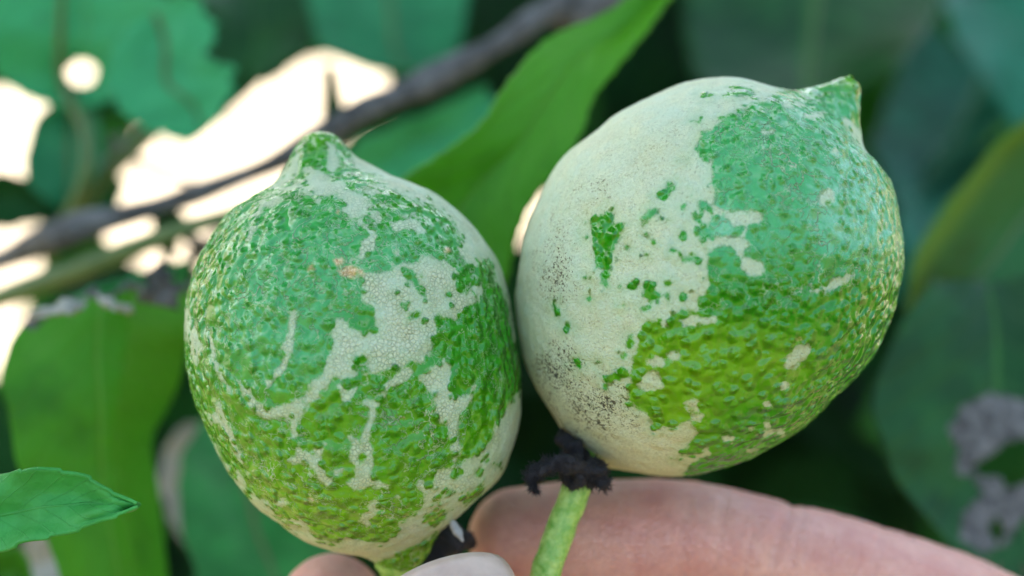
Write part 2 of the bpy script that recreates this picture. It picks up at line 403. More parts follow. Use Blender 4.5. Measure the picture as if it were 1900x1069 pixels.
def blade(name, L, Rr, mat, parent, fold=0.003, wav=0.0, serr=0.0, nserr=0, rows=44, cols=22, drypoly=None, holes=(), rimw=None, drytop=0,
          thick=0.0003, seed=0, midrib=True, midmat=None, topjag=0, wave3=0.0015, label=None, crease=None):
    """a leaf lofted between its two margins; L and R are (x, y, distance) along the blade"""
    A = np.array([P(*p) for p in L]); B = np.array([P(*p) for p in Rr])
    a = catmull(A, rows); b = catmull(B, rows)
    V, UV, rim, dry, mids = [], [], [], [], []
    X = np.zeros((rows, cols)); Y = np.zeros((rows, cols))
    for i in range(rows):
        e0, e1 = Vector(a[i]), Vector(b[i]); ax = e1 - e0
        tn = Vector((a[min(i + 1, rows - 1)] + b[min(i + 1, rows - 1)]) - (a[max(i - 1, 0)] + b[max(i - 1, 0)])).normalized()
        nrm = ax.cross(tn)
        nrm = nrm.normalized() if nrm.length > 1e-9 else -FW
        if nrm.dot(FW) < 0: nrm = -nrm
        v = i / (rows - 1)
        for j in range(cols):
            u = j / (cols - 1); k = u * 2 - 1
            uu = u
            q = e0 + ax * uu
            # margins
            if serr and abs(k) > 0.55:
                ph = v * nserr; tooth = (ph - math.floor(ph))
                q += ax.normalized() * (math.copysign(1, k) * serr * (tooth - 0.3) * (abs(k) - 0.55) / 0.45 * min(1, (1 - v) * 6))
            if wav:
                q += ax.normalized() * (wav * mnoise.noise(Vector((v * 7 + seed, math.copysign(3, k), 0))) * k)
            q += nrm * (fold * (1 - abs(k)**1.3)) + nrm * wave3 * mnoise.noise(Vector((v * 4 + seed, k * 1.3, seed)))
            if crease: q += nrm * (crease[1] * max(0, u - crease[0] - 0.03 * math.sin(v * 9)) / (1 - crease[0]))
            if topjag and i < rows * 0.25:
                q += tn * (topjag * mnoise.fractal(Vector((u * 4.2 + seed, seed, 0)), 1, 2, 2) * (1 - i / (rows * 0.25)))
            V.append(q); UV.append((u, v))
            pr = proj(q); X[i, j], Y[i, j] = pr[0], pr[1]
            rim.append(0 if rimw is None else max(0.0, min(1.0, (rimw - u) / (rimw * 0.35))))
        mids.append(V[-cols + cols // 2] - nrm * 0.0)
    D = np.full((rows, cols), -60.0)
    if drypoly is not None: 
        for dp in drypoly: D = np.maximum(D, poly_sd(X, Y, dp))
    if drytop: D = np.maximum(D, drytop - np.arange(rows)[:, None] * (400.0 / rows) + 0 * X)
    HS = np.full((rows, cols), -1e3)
    for hp in holes: HS = np.maximum(HS, poly_sd(X, Y, hp))
    F = []
    for i in range(rows - 1):
        for j in range(cols - 1):
            if max(HS[i, j], HS[i + 1, j], HS[i, j + 1], HS[i + 1, j + 1]) > 0: continue
            F.append((i * cols + j, i * cols + j + 1, (i + 1) * cols + j + 1, (i + 1) * cols + j))
    o = finish_leaf(name, V, F, UV, rim, D.ravel(), mat, parent, thick)
    if label: o['label'] = label
    if midrib:
        m = mids[1:-1:3]
        tube('midrib', [x - FW * 0.0002 for x in m], [0.0007, 0.0005, 0.0002], midmat or M['twig'], o, 8, 24)
    return o

def leaf_template(name, mat, w=0.27, curl=0.15, fold=0.10, seed=0, rows=15, cols=8):
    V, UV, F = [], [], []
    for i in range(rows):
        v = i / (rows - 1); hw = w * (math.sin(math.pi * min(1, v**0.85)))**0.8 * (1 - 0.15 * v) + 0.004
        for j in range(cols):
            k = j / (cols - 1) * 2 - 1
            V.append((k * hw, v, fold * abs(k) * hw / w * 0.8 - curl * (v - 0.3)**2 + 0.03 * mnoise.noise(Vector((v * 3, k, seed))))); UV.append((j / (cols - 1), v))
    for i in range(rows - 1):
        for j in range(cols - 1): F.append((i * cols + j, i * cols + j + 1, (i + 1) * cols + j + 1, (i + 1) * cols + j))
    me = bpy.data.meshes.new(name); me.from_pydata(V, [], F); me.update()
    uvl = me.uv_layers.new(name='UVMap'); li = np.empty(len(me.loops), int); me.loops.foreach_get('vertex_index', li)
    uvl.data.foreach_set('uv', np.array(UV)[li].astype(np.float32).ravel())
    d = me.attributes.new('dry', 'FLOAT', 'POINT'); d.data.foreach_set('value', [-60.0] * len(V))
    me.materials.append(mat); me.polygons.foreach_set('use_smooth', [True] * len(me.polygons))
    return me

def leaf_frame(direction, normal):
    y = direction.normalized(); z = (normal - y * normal.dot(y)).normalized(); x = y.cross(z)
    return Matrix((x, y, z)).transposed()

# the tree that fills the background
tree = empty('citrus_tree', (0.42, 0.95, 0.0), 'dark leafy citrus tree with a grey branch, out of focus behind the two fruits', 'tree')
tube('trunk', [Vector((0.42, 0.95, -0.05)), Vector((0.40, 0.93, 0.5)), Vector((0.36, 0.9, 1.1)), Vector((0.20, 0.95, 1.9))], [0.045, 0.038, 0.03, 0.018], M['bark'], tree, 14, 40, 0.15)
dB = 0.275
tube('branch', [P(-260, 560, .30), P(0, 483, .285), P(110, 432, dB), P(230, 400, dB), P(480, 316, dB), P(640, 226, dB), P(850, 122, .285), P(1040, 5, .30), P(1300, -190, .36), Vector((0.33, 0.9, 1.25))],
     [0.0021, 0.0021, 0.0032, 0.0019, 0.0017, 0.0027, 0.0024, 0.0024, 0.006, 0.010], M['bark'], tree, 18, 160, 0.5)
tube('twig', [P(-150, 610, .29), P(20, 545, .28), P(150, 497, .275), P(300, 440, .27), P(470, 385, .268)], [0.0019, 0.0021, 0.0021, 0.0017, 0.0012], M['twig'], tree, 10, 40, 0.15)
tube('twig', [P(350, 440, dB), P(420, 480, .29), P(560, 560, .30)], [0.0013, 0.0012, 0.0011], M['bark'], tree, 8, 20, 0.2)

blade('leaf', [(1275, -90, .251), (1130, 15, .241), (1015, 72, .233), (950, 150, .227), (880, 235, .224), (800, 300, .222), (738, 345, .221), (700, 470, .221), (760, 640, .223)],
      [(1285, -85, .251), (1228, 20, .243), (1166, 95, .236), (1105, 190, .231), (1060, 280, .227), (976, 390, .225), (946, 490, .225), (915, 580, .225), (850, 680, .225)],
      M['leaf_vivid'], tree, fold=0.002, wav=0.0012, serr=0.0005, nserr=26, rows=70, cols=24, midrib=False, seed=3, label='long bright green leaf rising between the two fruits')
blade('leaf', [(55, 585, .232), (15, 650, .230), (5, 720, .228), (22, 800, .228), (45, 890, .228), (90, 1010, .230), (130, 1120, .232), (220, 1290, .236)],
      [(335, 500, .236), (352, 560, .236), (352, 640, .236), (345, 720, .236), (322, 800, .236), (303, 880, .236), (310, 1010, .236), (330, 1290, .238)],
      M['leaf_bright'], tree, fold=-0.002, crease=(0.62, 0.016), wav=0.001, rows=110, cols=60, drytop=15, topjag=0.0045, seed=11, midrib=False, label='large leaf with a torn dry grey top edge left of the fruits')
blade('leaf', [(160, 300, .33), (150, 360, .33), (155, 410, .33), (175, 445, .33)],
      [(235, 290, .33), (228, 345, .33), (220, 400, .33), (185, 447, .33)], M['leaf_deep'], tree, 0.003, 0.002, rows=24, cols=12, seed=37, midrib=False)
blade('leaf', [(285, 385, .33), (280, 420, .33), (290, 460, .33), (310, 490, .33)],
      [(345, 380, .33), (340, 420, .33), (335, 455, .33), (316, 491, .33)], M['leaf_deep'], tree, 0.003, 0.002, rows=24, cols=12, seed=38, midrib=False)
tube('twig', [P(215, 260, .33), P(262, 300, .33), P(330, 330, .335), P(400, 352, .34)], [0.0012, 0.0010, 0.0009, 0.0006], M['bark'], tree, 8, 24, .3)
tube('twig', [P(350, 470, .29), P(405, 430, .29), P(452, 380, .295)], [0.0010, 0.0009, 0.0007], M['bark'], tree, 8, 24, .3)
blade('leaf', [(-90, 320, .31), (-20, 318, .31), (50, 335, .31), (120, 380, .31)],
      [(-90, 430, .31), (-20, 425, .31), (50, 418, .31), (118, 390, .31)], M['leaf_dark'], tree, 0.003, 0.002, rows=24, cols=12, seed=31, midrib=False)
blade('leaf', [(70, 470, .33), (120, 442, .33), (180, 440, .33), (240, 470, .33)],
      [(75, 500, .33), (120, 505, .33), (180, 500, .33), (238, 480, .33)], M['leaf'], tree, 0.003, 0.002, rows=24, cols=12, seed=32, midrib=False)
blade('dry_edge', [(52, 588, .226), (90, 564, .225), (128, 556, .225), (165, 562, .226)], [(56, 594, .227), (94, 584, .222), (130, 582, .222), (160, 568, .226)], M['dry_and_ground'], tree, 0.001, 0.001, rows=24, cols=8, seed=33, midrib=False)
blade('dry_edge', [(180, 548, .228), (212, 556, .227), (246, 566, .228)], [(182, 556, .227), (212, 570, .225), (247, 580, .227)], M['dry_and_ground'], tree, 0.001, 0.001, rows=20, cols=8, seed=34, midrib=False)
blade('dry_edge', [(258, 560, .230), (272, 515, .230), (293, 484, .231)], [(335, 575, .231), (324, 520, .231), (300, 484, .231)], M['bark'], tree, 0.002, 0.002, rows=20, cols=10, seed=35, midrib=False)
blade('leaf', [(90, 590, .252), (150, 545, .250), (220, 520, .250), (280, 505, .250), (350, 480, .252)],
      [(100, 660, .252), (170, 650, .254), (240, 640, .256), (300, 620, .256), (360, 560, .256)], M['leaf_teal'], tree, 0.002, 0.002, rows=30, cols=16, seed=21)
blade('leaf', [(330, -110, .42), (365, -20, .40), (390, 60, .40), (430, 115, .40), (490, 155, .40)],
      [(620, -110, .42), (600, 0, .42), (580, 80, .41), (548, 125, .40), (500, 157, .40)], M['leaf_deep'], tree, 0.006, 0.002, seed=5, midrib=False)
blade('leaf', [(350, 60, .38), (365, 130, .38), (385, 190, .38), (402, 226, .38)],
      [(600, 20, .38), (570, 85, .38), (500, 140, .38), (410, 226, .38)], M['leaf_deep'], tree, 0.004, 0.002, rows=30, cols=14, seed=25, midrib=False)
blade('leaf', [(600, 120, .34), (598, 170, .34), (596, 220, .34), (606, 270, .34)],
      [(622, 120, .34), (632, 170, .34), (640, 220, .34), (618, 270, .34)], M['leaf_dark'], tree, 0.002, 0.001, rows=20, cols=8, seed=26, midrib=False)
blade('leaf', [(545, -110, .36), (572, 0, .355), (600, 90, .35), (690, 128, .35), (790, 138, .35)],
      [(880, -110, .37), (868, 0, .365), (856, 60, .36), (848, 112, .355), (810, 140, .35)], M['leaf_teal'], tree, 0.004, 0.002, seed=6, label='blurred blue green leaf hanging in at the top above the grey branch')
blade('leaf', [(905, 160, .33), (810, 205, .32), (710, 240, .315), (650, 280, .31), (610, 360, .31)],
      [(930, 190, .33), (885, 270, .33), (810, 330, .325), (740, 375, .32), (650, 420, .315)], M['leaf_teal'], tree, 0.003, 0.002, seed=7, midrib=False)
blade('leaf', [(1265, -90, .355), (1268, 60, .35), (1290, 140, .345), (1400, 190, .342), (1520, 200, .34)],
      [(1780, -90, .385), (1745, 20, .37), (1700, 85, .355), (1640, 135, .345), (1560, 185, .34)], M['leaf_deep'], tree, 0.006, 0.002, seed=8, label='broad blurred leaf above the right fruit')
blade('leaf', [(1700, -40, .40), (1760, 40, .385), (1800, 110, .375), (1850, 190, .37), (1900, 260, .37)],
      [(1900, -120, .40), (1960, -20, .39), (1990, 90, .38), (1970, 190, .375), (1920, 262, .37)], M['leaf_blue'], tree, 0.005, 0.003, seed=36, midrib=False)
blade('leaf', [(1760, -90, .47), (1705, 60, .44), (1650, 170, .42), (1622, 260, .40), (1640, 350, .385)],
      [(2000, -90, .46), (1980, 80, .435), (1940, 170, .42), (1860, 230, .40), (1720, 370, .385)], M['leaf_blue'], tree, 0.008, 0.003, seed=9)
blade('leaf', [(1640, 300, .40), (1655, 360, .385), (1668, 430, .37), (1672, 520, .36)],
      [(1900, 230, .41), (1880, 330, .385), (1800, 440, .37), (1700, 560, .36)], M['leaf_blue'], tree, 0.006, 0.003, seed=29, midrib=False)
blade('leaf', [(1980, 150, .285), (1852, 265, .28), (1762, 370, .275), (1702, 470, .27), (1682, 560, .27), (1690, 620, .272)],
      [(2120, 300, .30), (2100, 400, .30), (2060, 480, .295), (1980, 560, .29), (1880, 620, .285), (1740, 650, .28)], M['leaf_deep'], tree, 0.006, 0.001, rimw=0.17, seed=10, label='dark leaf with a yellowish rim at the right edge')
blade('leaf', [(1730, 520, .262), (1660, 620, .256), (1625, 720, .252), (1632, 800, .250), (1662, 885, .250), (1722, 965, .250), (1800, 1045, .250), (1930, 1120, .252)],
      [(1960, 500, .27), (2060, 600, .265), (2100, 720, .262), (2120, 800, .260), (2120, 900, .258), (2110, 980, .256), (2080, 1060, .255), (2020, 1130, .255)],
      M['leaf_deep'], tree, 0.003, 0.001, rows=130, cols=120, seed=12, midrib=False,
      drypoly=[[(1755, 800), (1785, 750), (1840, 728), (1905, 742), (1960, 760), (1980, 900), (1950, 960), (1900, 960), (1870, 1010), (1825, 1030), (1778, 1000), (1783, 955), (1822, 912), (1800, 882), (1768, 880), (1778, 838)]],
      holes=[[(1836, 985), (1850, 960), (1862, 985), (1852, 1010)], [(1808, 868), (1850, 842), (1870, 822), (1895, 818), (1940, 825), (1945, 880), (1900, 893), (1868, 905), (1855, 880), (1826, 884)]],
      label='chewed leaf with a grey dead patch and a hole, right of the fruits')
blade('leaf', [(372, 780, .29), (338, 850, .28), (332, 930, .27), (350, 1030, .262), (380, 1150, .255)],
      [(500, 790, .29), (560, 880, .28), (610, 980, .27), (650, 1060, .262), (660, 1160, .257)], M['leaf_soft'], tree, 0.004, 0.001, seed=13)
blade('leaf', [(350, 785, .30), (308, 830, .30), (296, 900, .30), (315, 960, .30), (345, 1010, .30)],
      [(430, 800, .30), (425, 860, .30), (420, 930, .30), (415, 980, .30), (400, 1030, .30)], M['dry_and_ground'], tree, 0.003, 0.001, seed=14, midrib=False, label='grey leaf shape standing in for shaded ground beside the left fruit')  # grey blade put where shaded ground would show
blade('leaf', [(40, 1000, .29), (60, 980, .29), (110, 975, .29), (150, 1010, .29), (180, 1100, .29)],
      [(30, 1120, .29), (60, 1120, .29), (100, 1120, .29), (130, 1120, .29), (170, 1120, .29)], M['dry_and_ground'], tree, 0.003, 0.001, seed=15, midrib=False, label='grey leaf shape standing in for shaded ground in the bottom left corner')  # another grey blade in place of shaded ground
blade('leaf', [(-60, 1010, .25), (0, 1005, .25), (40, 1020, .25), (60, 1060, .25), (60, 1120, .25)],
      [(-60, 1130, .25), (-20, 1130, .25), (10, 1130, .25), (40, 1130, .25), (55, 1130, .25)], M['leaf_bright'], tree, 0.002, 0.001, seed=16, midrib=False)

# shoot with soft blue-green leaves, upper left
shoot = empty('leafy_shoot', P(110, 420, .305), 'soft blue green leafy shoot with ragged leaves in the upper left corner', 'plant')
tube('stem', [P(90, 470, .31), P(130, 395, .305), P(160, 320, .30), P(158, 240, .30), P(118, 160, .303), P(112, 60, .299), P(118, -60, .294)], [0.0016, 0.0014, 0.0012, 0.0011, 0.001, 0.0008, 0.0005], M['twig'], shoot, 10, 40)
tube('stem', [P(135, 400, .312), P(200, 318, .312), P(285, 240, .312), P(330, 180, .315)], [0.0021, 0.0021, 0.0019, 0.0015], M['twig'], shoot, 10, 30)
blade('leaf', [(70, -160, .30), (0, -50, .295), (-25, 60, .295), (10, 150, .30), (80, 190, .302), (130, 198, .303)],
      [(200, -160, .30), (285, -40, .295), (315, 60, .295), (275, 135, .30), (200, 185, .302), (140, 198, .303)], M['leaf_teal'], shoot, 0.005, 0.002, serr=0.001, nserr=14, seed=17, rows=70, cols=50, midrib=False, holes=[[(152 + 25 * math.cos(a), 137 + 21 * math.sin(a)) for a in np.linspace(0, 6.2, 12)]])
blade('leaf', [(225, 55, .285), (205, 120, .283), (215, 190, .282), (265, 232, .282), (345, 266, .282)],
      [(330, -20, .285), (392, 40, .285), (385, 105, .284), (432, 150, .283), (400, 225, .283), (358, 270, .282)][:5], M['leaf_teal'], shoot, 0.003, 0.0035, serr=0.0018, nserr=7, seed=18)
blade('leaf', [(120, 165, .31), (62, 230, .308), (45, 300, .306), (62, 350, .305), (112, 385, .305)],
      [(135, 165, .31), (182, 220, .308), (192, 290, .306), (172, 340, .305), (122, 385, .305)], M['leaf_teal'], shoot, 0.003, 0.001, seed=19)

# foreground serrated leaf, lower left
weed = empty('serrated_plant', P(-260, 1100, .18), 'fresh light green leaf with toothed edge poking in from the lower left', 'plant')
tube('stem', [P(-300, 1500, .19), P(-280, 1250, .185), P(-200, 1040, .182), P(-90, 965, .179)], [0.0012, 0.0011, 0.0009, 0.0006], M['twig'], weed, 10, 30)
blade('leaf', [(-100, 915, .178), (-50, 880, .178), (0, 879, .177), (80, 872, .176), (150, 882, .175), (200, 910, .175), (254, 934, .175)],
      [(-100, 1000, .176), (-50, 1035, .175), (0, 1022, .175), (60, 1003, .174), (125, 988, .174), (208, 960, .174), (256, 940, .175)],
      M['leaf_mint'], weed, fold=0.0022, wav=0.0003, serr=0.00032, nserr=7, rows=110, cols=34, seed=20, thick=0.0004, wave3=0.003, midrib=False)

# background leaves, each one a part of the tree, kept out of the gaps where the ground shows
GAPS = [[(195, 470), (210, 365), (285, 262), (350, 272), (400, 215), (420, 175), (530, 112), (590, 135), (625, 125), (715, 120), (720, 190), (600, 240), (590, 262), (560, 330), (440, 380), (400, 440), (340, 510), (240, 485)],
        [(-80, 180), (55, 158), (108, 205), (70, 290), (45, 325), (-80, 330)], [(-80, 415), (60, 420), (72, 455), (30, 475), (-80, 490)], [(-80, 500), (75, 497), (60, 530), (-80, 560)],
        [(-80, 555), (52, 560), (40, 625), (-5, 690), (-80, 690)], [(978, 372), (1005, 365), (1000, 430), (975, 440)], [(125, 115), (175, 115), (175, 158), (125, 158)]]
DARK = [[(1080, 290), (1150, 130), (1240, 20), (1300, 40), (1280, 150), (1200, 200), (1110, 290)], [(1300, 930), (1420, 750), (1560, 740), (1640, 850), (1780, 1010), (1500, 950)], [(1000, 690), (1070, 810), (980, 870), (955, 800)]]  # voids whose shade is carried by darkened leaves
def hits_gap(pts):
    for (x, y) in pts:
        for g in GAPS:
            if inpoly(x, y, g): return True
    return False
temps = [leaf_template('leaf', M[m], w, c, f, s) for (m, w, c, f, s) in (('leaf_dark', .27, .18, .10, 1), ('leaf', .30, .25, .14, 2), ('leaf_dark', .24, .10, .08, 3), ('leaf_dark', .31, .15, .05, 4))]
GX, GY = np.meshgrid(np.arange(-80, 1990, 22.0), np.arange(-80, 1160, 22.0))
need = np.full(GX.shape, 2.0)
for g in GAPS: need[poly_sd(GX, GY, g) > -14] = 0
def candidate(k):
    small = k > 205
    d = random.uniform(.43, .6) if small else random.uniform(.44, .82)
    if k < 70: px, py = random.uniform(-500, 2400), random.uniform(-500, 1500)
    else:
        cand = np.argwhere(need > (1 if k < 200 else 0))
        if not len(cand): cand = np.argwhere(need > -9)
        ci, cj = cand[random.randrange(len(cand))]; px, py = GX[ci, cj] + random.uniform(-110, 110), GY[ci, cj] + random.uniform(-110, 110)
    base = P(px, py, d); ang = random.uniform(0, 2 * math.pi)
    direction = RX * math.cos(ang) + UP * math.sin(ang) * 0.9 - UP * 0.35 + FW * random.uniform(-.4, .5)
    normal = -FW * 1.0 + Vector((0, 0, 1)) * random.uniform(0.1, 1.1) + RX * random.uniform(-.6, .6)
    ln = random.uniform(.03, .06) if small else random.uniform(.065, .11)
    mt = leaf_frame(direction, normal); smp, lo, ro = [], [], []
    for v in (0, .15, .3, .45, .6, .75, .9, 1):
        hw = .25 * math.sin(math.pi * min(1, v**.85))
        for u in (-1, -.5, 0, .5, 1):
            q = proj(base + mt @ Vector((u * hw * ln, v * ln, 0))); smp.append((q[0], q[1]))
            if u == -1: lo.append(smp[-1])
            if u == 1: ro.append(smp[-1])
    if hits_gap(smp): return None
    if any(inpoly(x, y, lo + ro[::-1]) for g in GAPS for (x, y) in g): return None
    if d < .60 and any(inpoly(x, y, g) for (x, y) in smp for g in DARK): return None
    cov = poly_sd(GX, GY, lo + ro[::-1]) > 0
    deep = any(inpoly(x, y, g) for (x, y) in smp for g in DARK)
    return (np.maximum(need, 0)[cov].sum(), base, mt, ln, cov, deep)
for (px, py, d, ln, ang) in ((1120, 330, .66, .15, 1.1), (1260, 240, .70, .15, 1.7), (1330, 1000, .64, .16, .9), (1620, 1010, .68, .16, 2.0), (1000, 960, .62, .12, 1.5), (1520, 1100, .74, .17, 1.5)):  # extra dark leaves added to fill the shaded voids
    mt = leaf_frame(RX * math.cos(ang) + UP * math.sin(ang) + FW * .1, -FW + Vector((0, 0, .25)))
    o = bpy.data.objects.new('leaf', temps[0]); COL.objects.link(o); o.parent = tree
    o.matrix_local = Matrix.Translation(P(px, py, d) - tree.location) @ mt.to_4x4() @ Matrix.Scale(ln, 4) @ Matrix.Diagonal((1.35, 1, 1, 1))
for k in range(262):
    best = None
    for q in range(1 if k < 70 else 16):
        c = candidate(k)
        if c and (best is None or c[0] > best[0]): best = c
    if best is None or (k >= 70 and best[0] < 1): continue
    _, base, mt, ln, cov, deep = best; need[cov] -= 1
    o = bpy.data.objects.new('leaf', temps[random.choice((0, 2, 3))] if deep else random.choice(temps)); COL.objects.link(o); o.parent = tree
    o.matrix_local = Matrix.Translation(base - tree.location) @ mt.to_4x4() @ Matrix.Scale(ln, 4)
print('uncovered', (need > 0).sum(), (need > 1).sum())

# crown of leaves added out of view to block the sun from the fruit
def make_shade_crown():
    cen = P(950, 500, .32) + SUN_DIR * 1.25
    V, UV, F = [], [], []
    for q in range(5600):
        a = random.uniform(0, 2 * math.pi); r = 0.75 * math.sqrt(random.random())
        ax = SUN_DIR.orthogonal().normalized(); bx = SUN_DIR.cross(ax)
        c = cen + ax * (r * math.cos(a)) + bx * (r * math.sin(a)) + SUN_DIR * random.uniform(-.16, .22)
        dr = Vector((random.uniform(-1, 1), random.uniform(-1, 1), random.uniform(-.8, .3)))
        mt = leaf_frame(dr, Vector((random.uniform(-.5, .5), random.uniform(-.5, .5), 1))); ln = random.uniform(.06, .10); b = len(V)
        for i in range(5):
            v = i / 4; hw = .28 * math.sin(math.pi * v**.85) + .01
            for j in range(3):
                k = j - 1; V.append(c + mt @ (Vector((k * hw, v, .1 * abs(k) - .15 * (v - .3)**2)) * ln)); UV.append((j / 2, v))
        for i in range(4):
            for j in range(2): F.append((b + i * 3 + j, b + i * 3 + j + 1, b + i * 3 + j + 4, b + i * 3 + j + 3))
    o = finish_leaf('shade_crown', V, F, UV, [0] * len(V), [-60] * len(V), M['leaf'], tree, 0)
    tag(o, kind='stuff')
make_shade_crown()

# ------------------------------------------------------------------ fruits
def z1(x, y): return (330 + x / 2.486, 230 + y / 2.486)
def z2(x, y): return (330 + x / 2.435, 630 + y / 2.435)
def z3(x, y): return (950 + x / 2.568, 130 + y / 2.568)
def z4(x, y): return (950 + x / 2.568, 500 + y / 2.568)
def mp(z, pts): return [z(*p) for p in pts]
def circ(z, x, y, r, ry=None, s=1.0):
    ry = ry or r
    return [z(x + r * math.cos(a) * (1 + .18 * math.sin(3 * a + x)), y + ry * math.sin(a) * (1 + .18 * math.cos(2 * a + y))) for a in np.linspace(0, 2 * math.pi, 14)[:-1]]

def fruit_mesh(top, end, Lp, Rp, d0, marks, seed, NR=400, NS=520):
    cx, cy = (top[0] + end[0]) / 2, (top[1] + end[1]) / 2
    O = P(cx, cy, d0); c = (O - CAM).normalized()
    def onplane(p):
        r = (P(p[0], p[1], 1.0) - CAM).normalized(); return CAM + r * ((O - CAM).dot(c) / r.dot(c))
    a = (onplane(end) - onplane(top)); a = (a - c * a.dot(c)).normalized()
    b = c.cross(a).normalized()
    T0 = (onplane(top) - O)
    def side(pts):
        q = [onplane(p) - O for p in pts]; arr = catmull([(v.dot(a), v.dot(b)) for v in q], 600)
        o = np.argsort(arr[:, 0]); return arr[o]
    l, r = side(Lp), side(Rp)
    t0 = min(l[0, 0], r[0, 0]); t1 = max(l[-1, 0], r[-1, 0])
    k = np.arange(NR + 1) / NR; t = t0 + (t1 - t0) * (1 - np.cos(np.pi * k)) / 2
    sl, sr = np.interp(t, l[:, 0], l[:, 1]), np.interp(t, r[:, 0], r[:, 1])
    g = np.exp(-np.linspace(-2, 2, 9)**2); g /= g.sum()
    def sm(x):
        y = np.pad(x, 4, mode='reflect', reflect_type='odd'); return np.convolve(y, g, 'valid')
    sl, sr = sm(sl), sm(sr)
    mid = (sl + sr) / 2; hw = np.abs(sr - sl) / 2 * 0.9935
    e0, e1 = mid[0], mid[-1]; hw[0] = hw[-1] = 1e-6
    ph = np.arange(NS) / NS * 2 * np.pi
    A = np.array(a); B = np.array(b); Cc = np.array(c)
    pos = (A[None, None] * t[:, None, None] + B[None, None] * (mid[:, None] + hw[:, None] * np.cos(ph)[None])[..., None] + Cc[None, None] * (hw[:, None] * np.sin(ph)[None])[..., None])
    pos = pos.reshape(-1, 3)
    # outward direction approximated from grid
    G = pos.reshape(NR + 1, NS, 3)
    du = np.roll(G, -1, 1) - np.roll(G, 1, 1); dv = np.gradient(G, axis=0)
    N = np.cross(du, dv); N /= (np.linalg.norm(N, axis=2, keepdims=True) + 1e-12)
    ctr = (A[None] * t[:, None] + B[None] * mid[:, None])[:, None, :]
    sgn = np.sign(((G - ctr) * N).sum(2, keepdims=True)); sgn[sgn == 0] = 1; N = (N * sgn).reshape(-1, 3)
    # photo position of each vertex on the near side -> where the marks are
    Wp = pos + np.array(O) - np.array(CAM)
    dd = Wp @ np.array(FW); X = 950 + FPX * (Wp @ np.array(RX)) / dd; Y = 534.5 - FPX * (Wp @ np.array(UP)) / dd
    front = -(N @ Cc)
    fld = marks(X, Y)
    # far side: loose noise patches
    nz = np.array([mnoise.fractal(Vector(p) * 130 + Vector((seed, 0, 0)), 1, 2, 3) for p in pos[::1]])
    bk = np.clip((front + 0.12) / 0.24, 0, 1)
    fld['scar'] = fld['scar'] * bk + (nz * 60 - 8) * (1 - bk)
    lum = np.array([mnoise.noise(Vector(p) * 420 + Vector((0, seed, 0))) * .55 + mnoise.noise(Vector(p) * 1050) * .45 for p in pos])
    sm_ = np.clip(fld['scar'] / 8, 0, 1)
    amp = np.minimum(1, np.minimum(np.arange(NR + 1), np.arange(NR + 1)[::-1]) / 30.0).repeat(NS)
    pos = pos + N * (lum * 0.00026 * (1 - .55 * sm_) * amp)[:, None]
    F = []
    idx = np.arange(NR * NS).reshape(NR, NS); j2 = np.roll(idx, -1, 1)
    quads = np.stack([idx, j2, j2 + NS, idx + NS], -1).reshape(-1, 4)
    me = bpy.data.meshes.new('rind'); me.vertices.add(len(pos)); me.vertices.foreach_set('co', (pos + np.array(O)).astype(np.float32).ravel())
    me.loops.add(quads.size); me.loops.foreach_set('vertex_index', quads.ravel().astype(np.int32))
    me.polygons.add(len(quads)); me.polygons.foreach_set('loop_start', np.arange(0, quads.size, 4, dtype=np.int32))
    me.update(calc_edges=True); me.validate()
    for kname, arr in fld.items():
        at = me.attributes.new(kname, 'FLOAT', 'POINT'); at.data.foreach_set('value', arr.astype(np.float32))
    bm = bmesh.new(); bm.from_mesh(me); bmesh.ops.recalc_face_normals(bm, faces=bm.faces); bm.to_mesh(me); bm.free()
    return me, O, a, b, c

def paint(X, Y, ops):
    f = np.full(X.shape, -60.0)
    for op, sd in ops:
        f = np.maximum(f, sd) if op == '+' else np.minimum(f, -sd)
    return np.clip(f, -60, 60)
def soft(X, Y, poly, w): return np.clip(poly_sd(X, Y, poly) / w + 0.5, 0, 1)

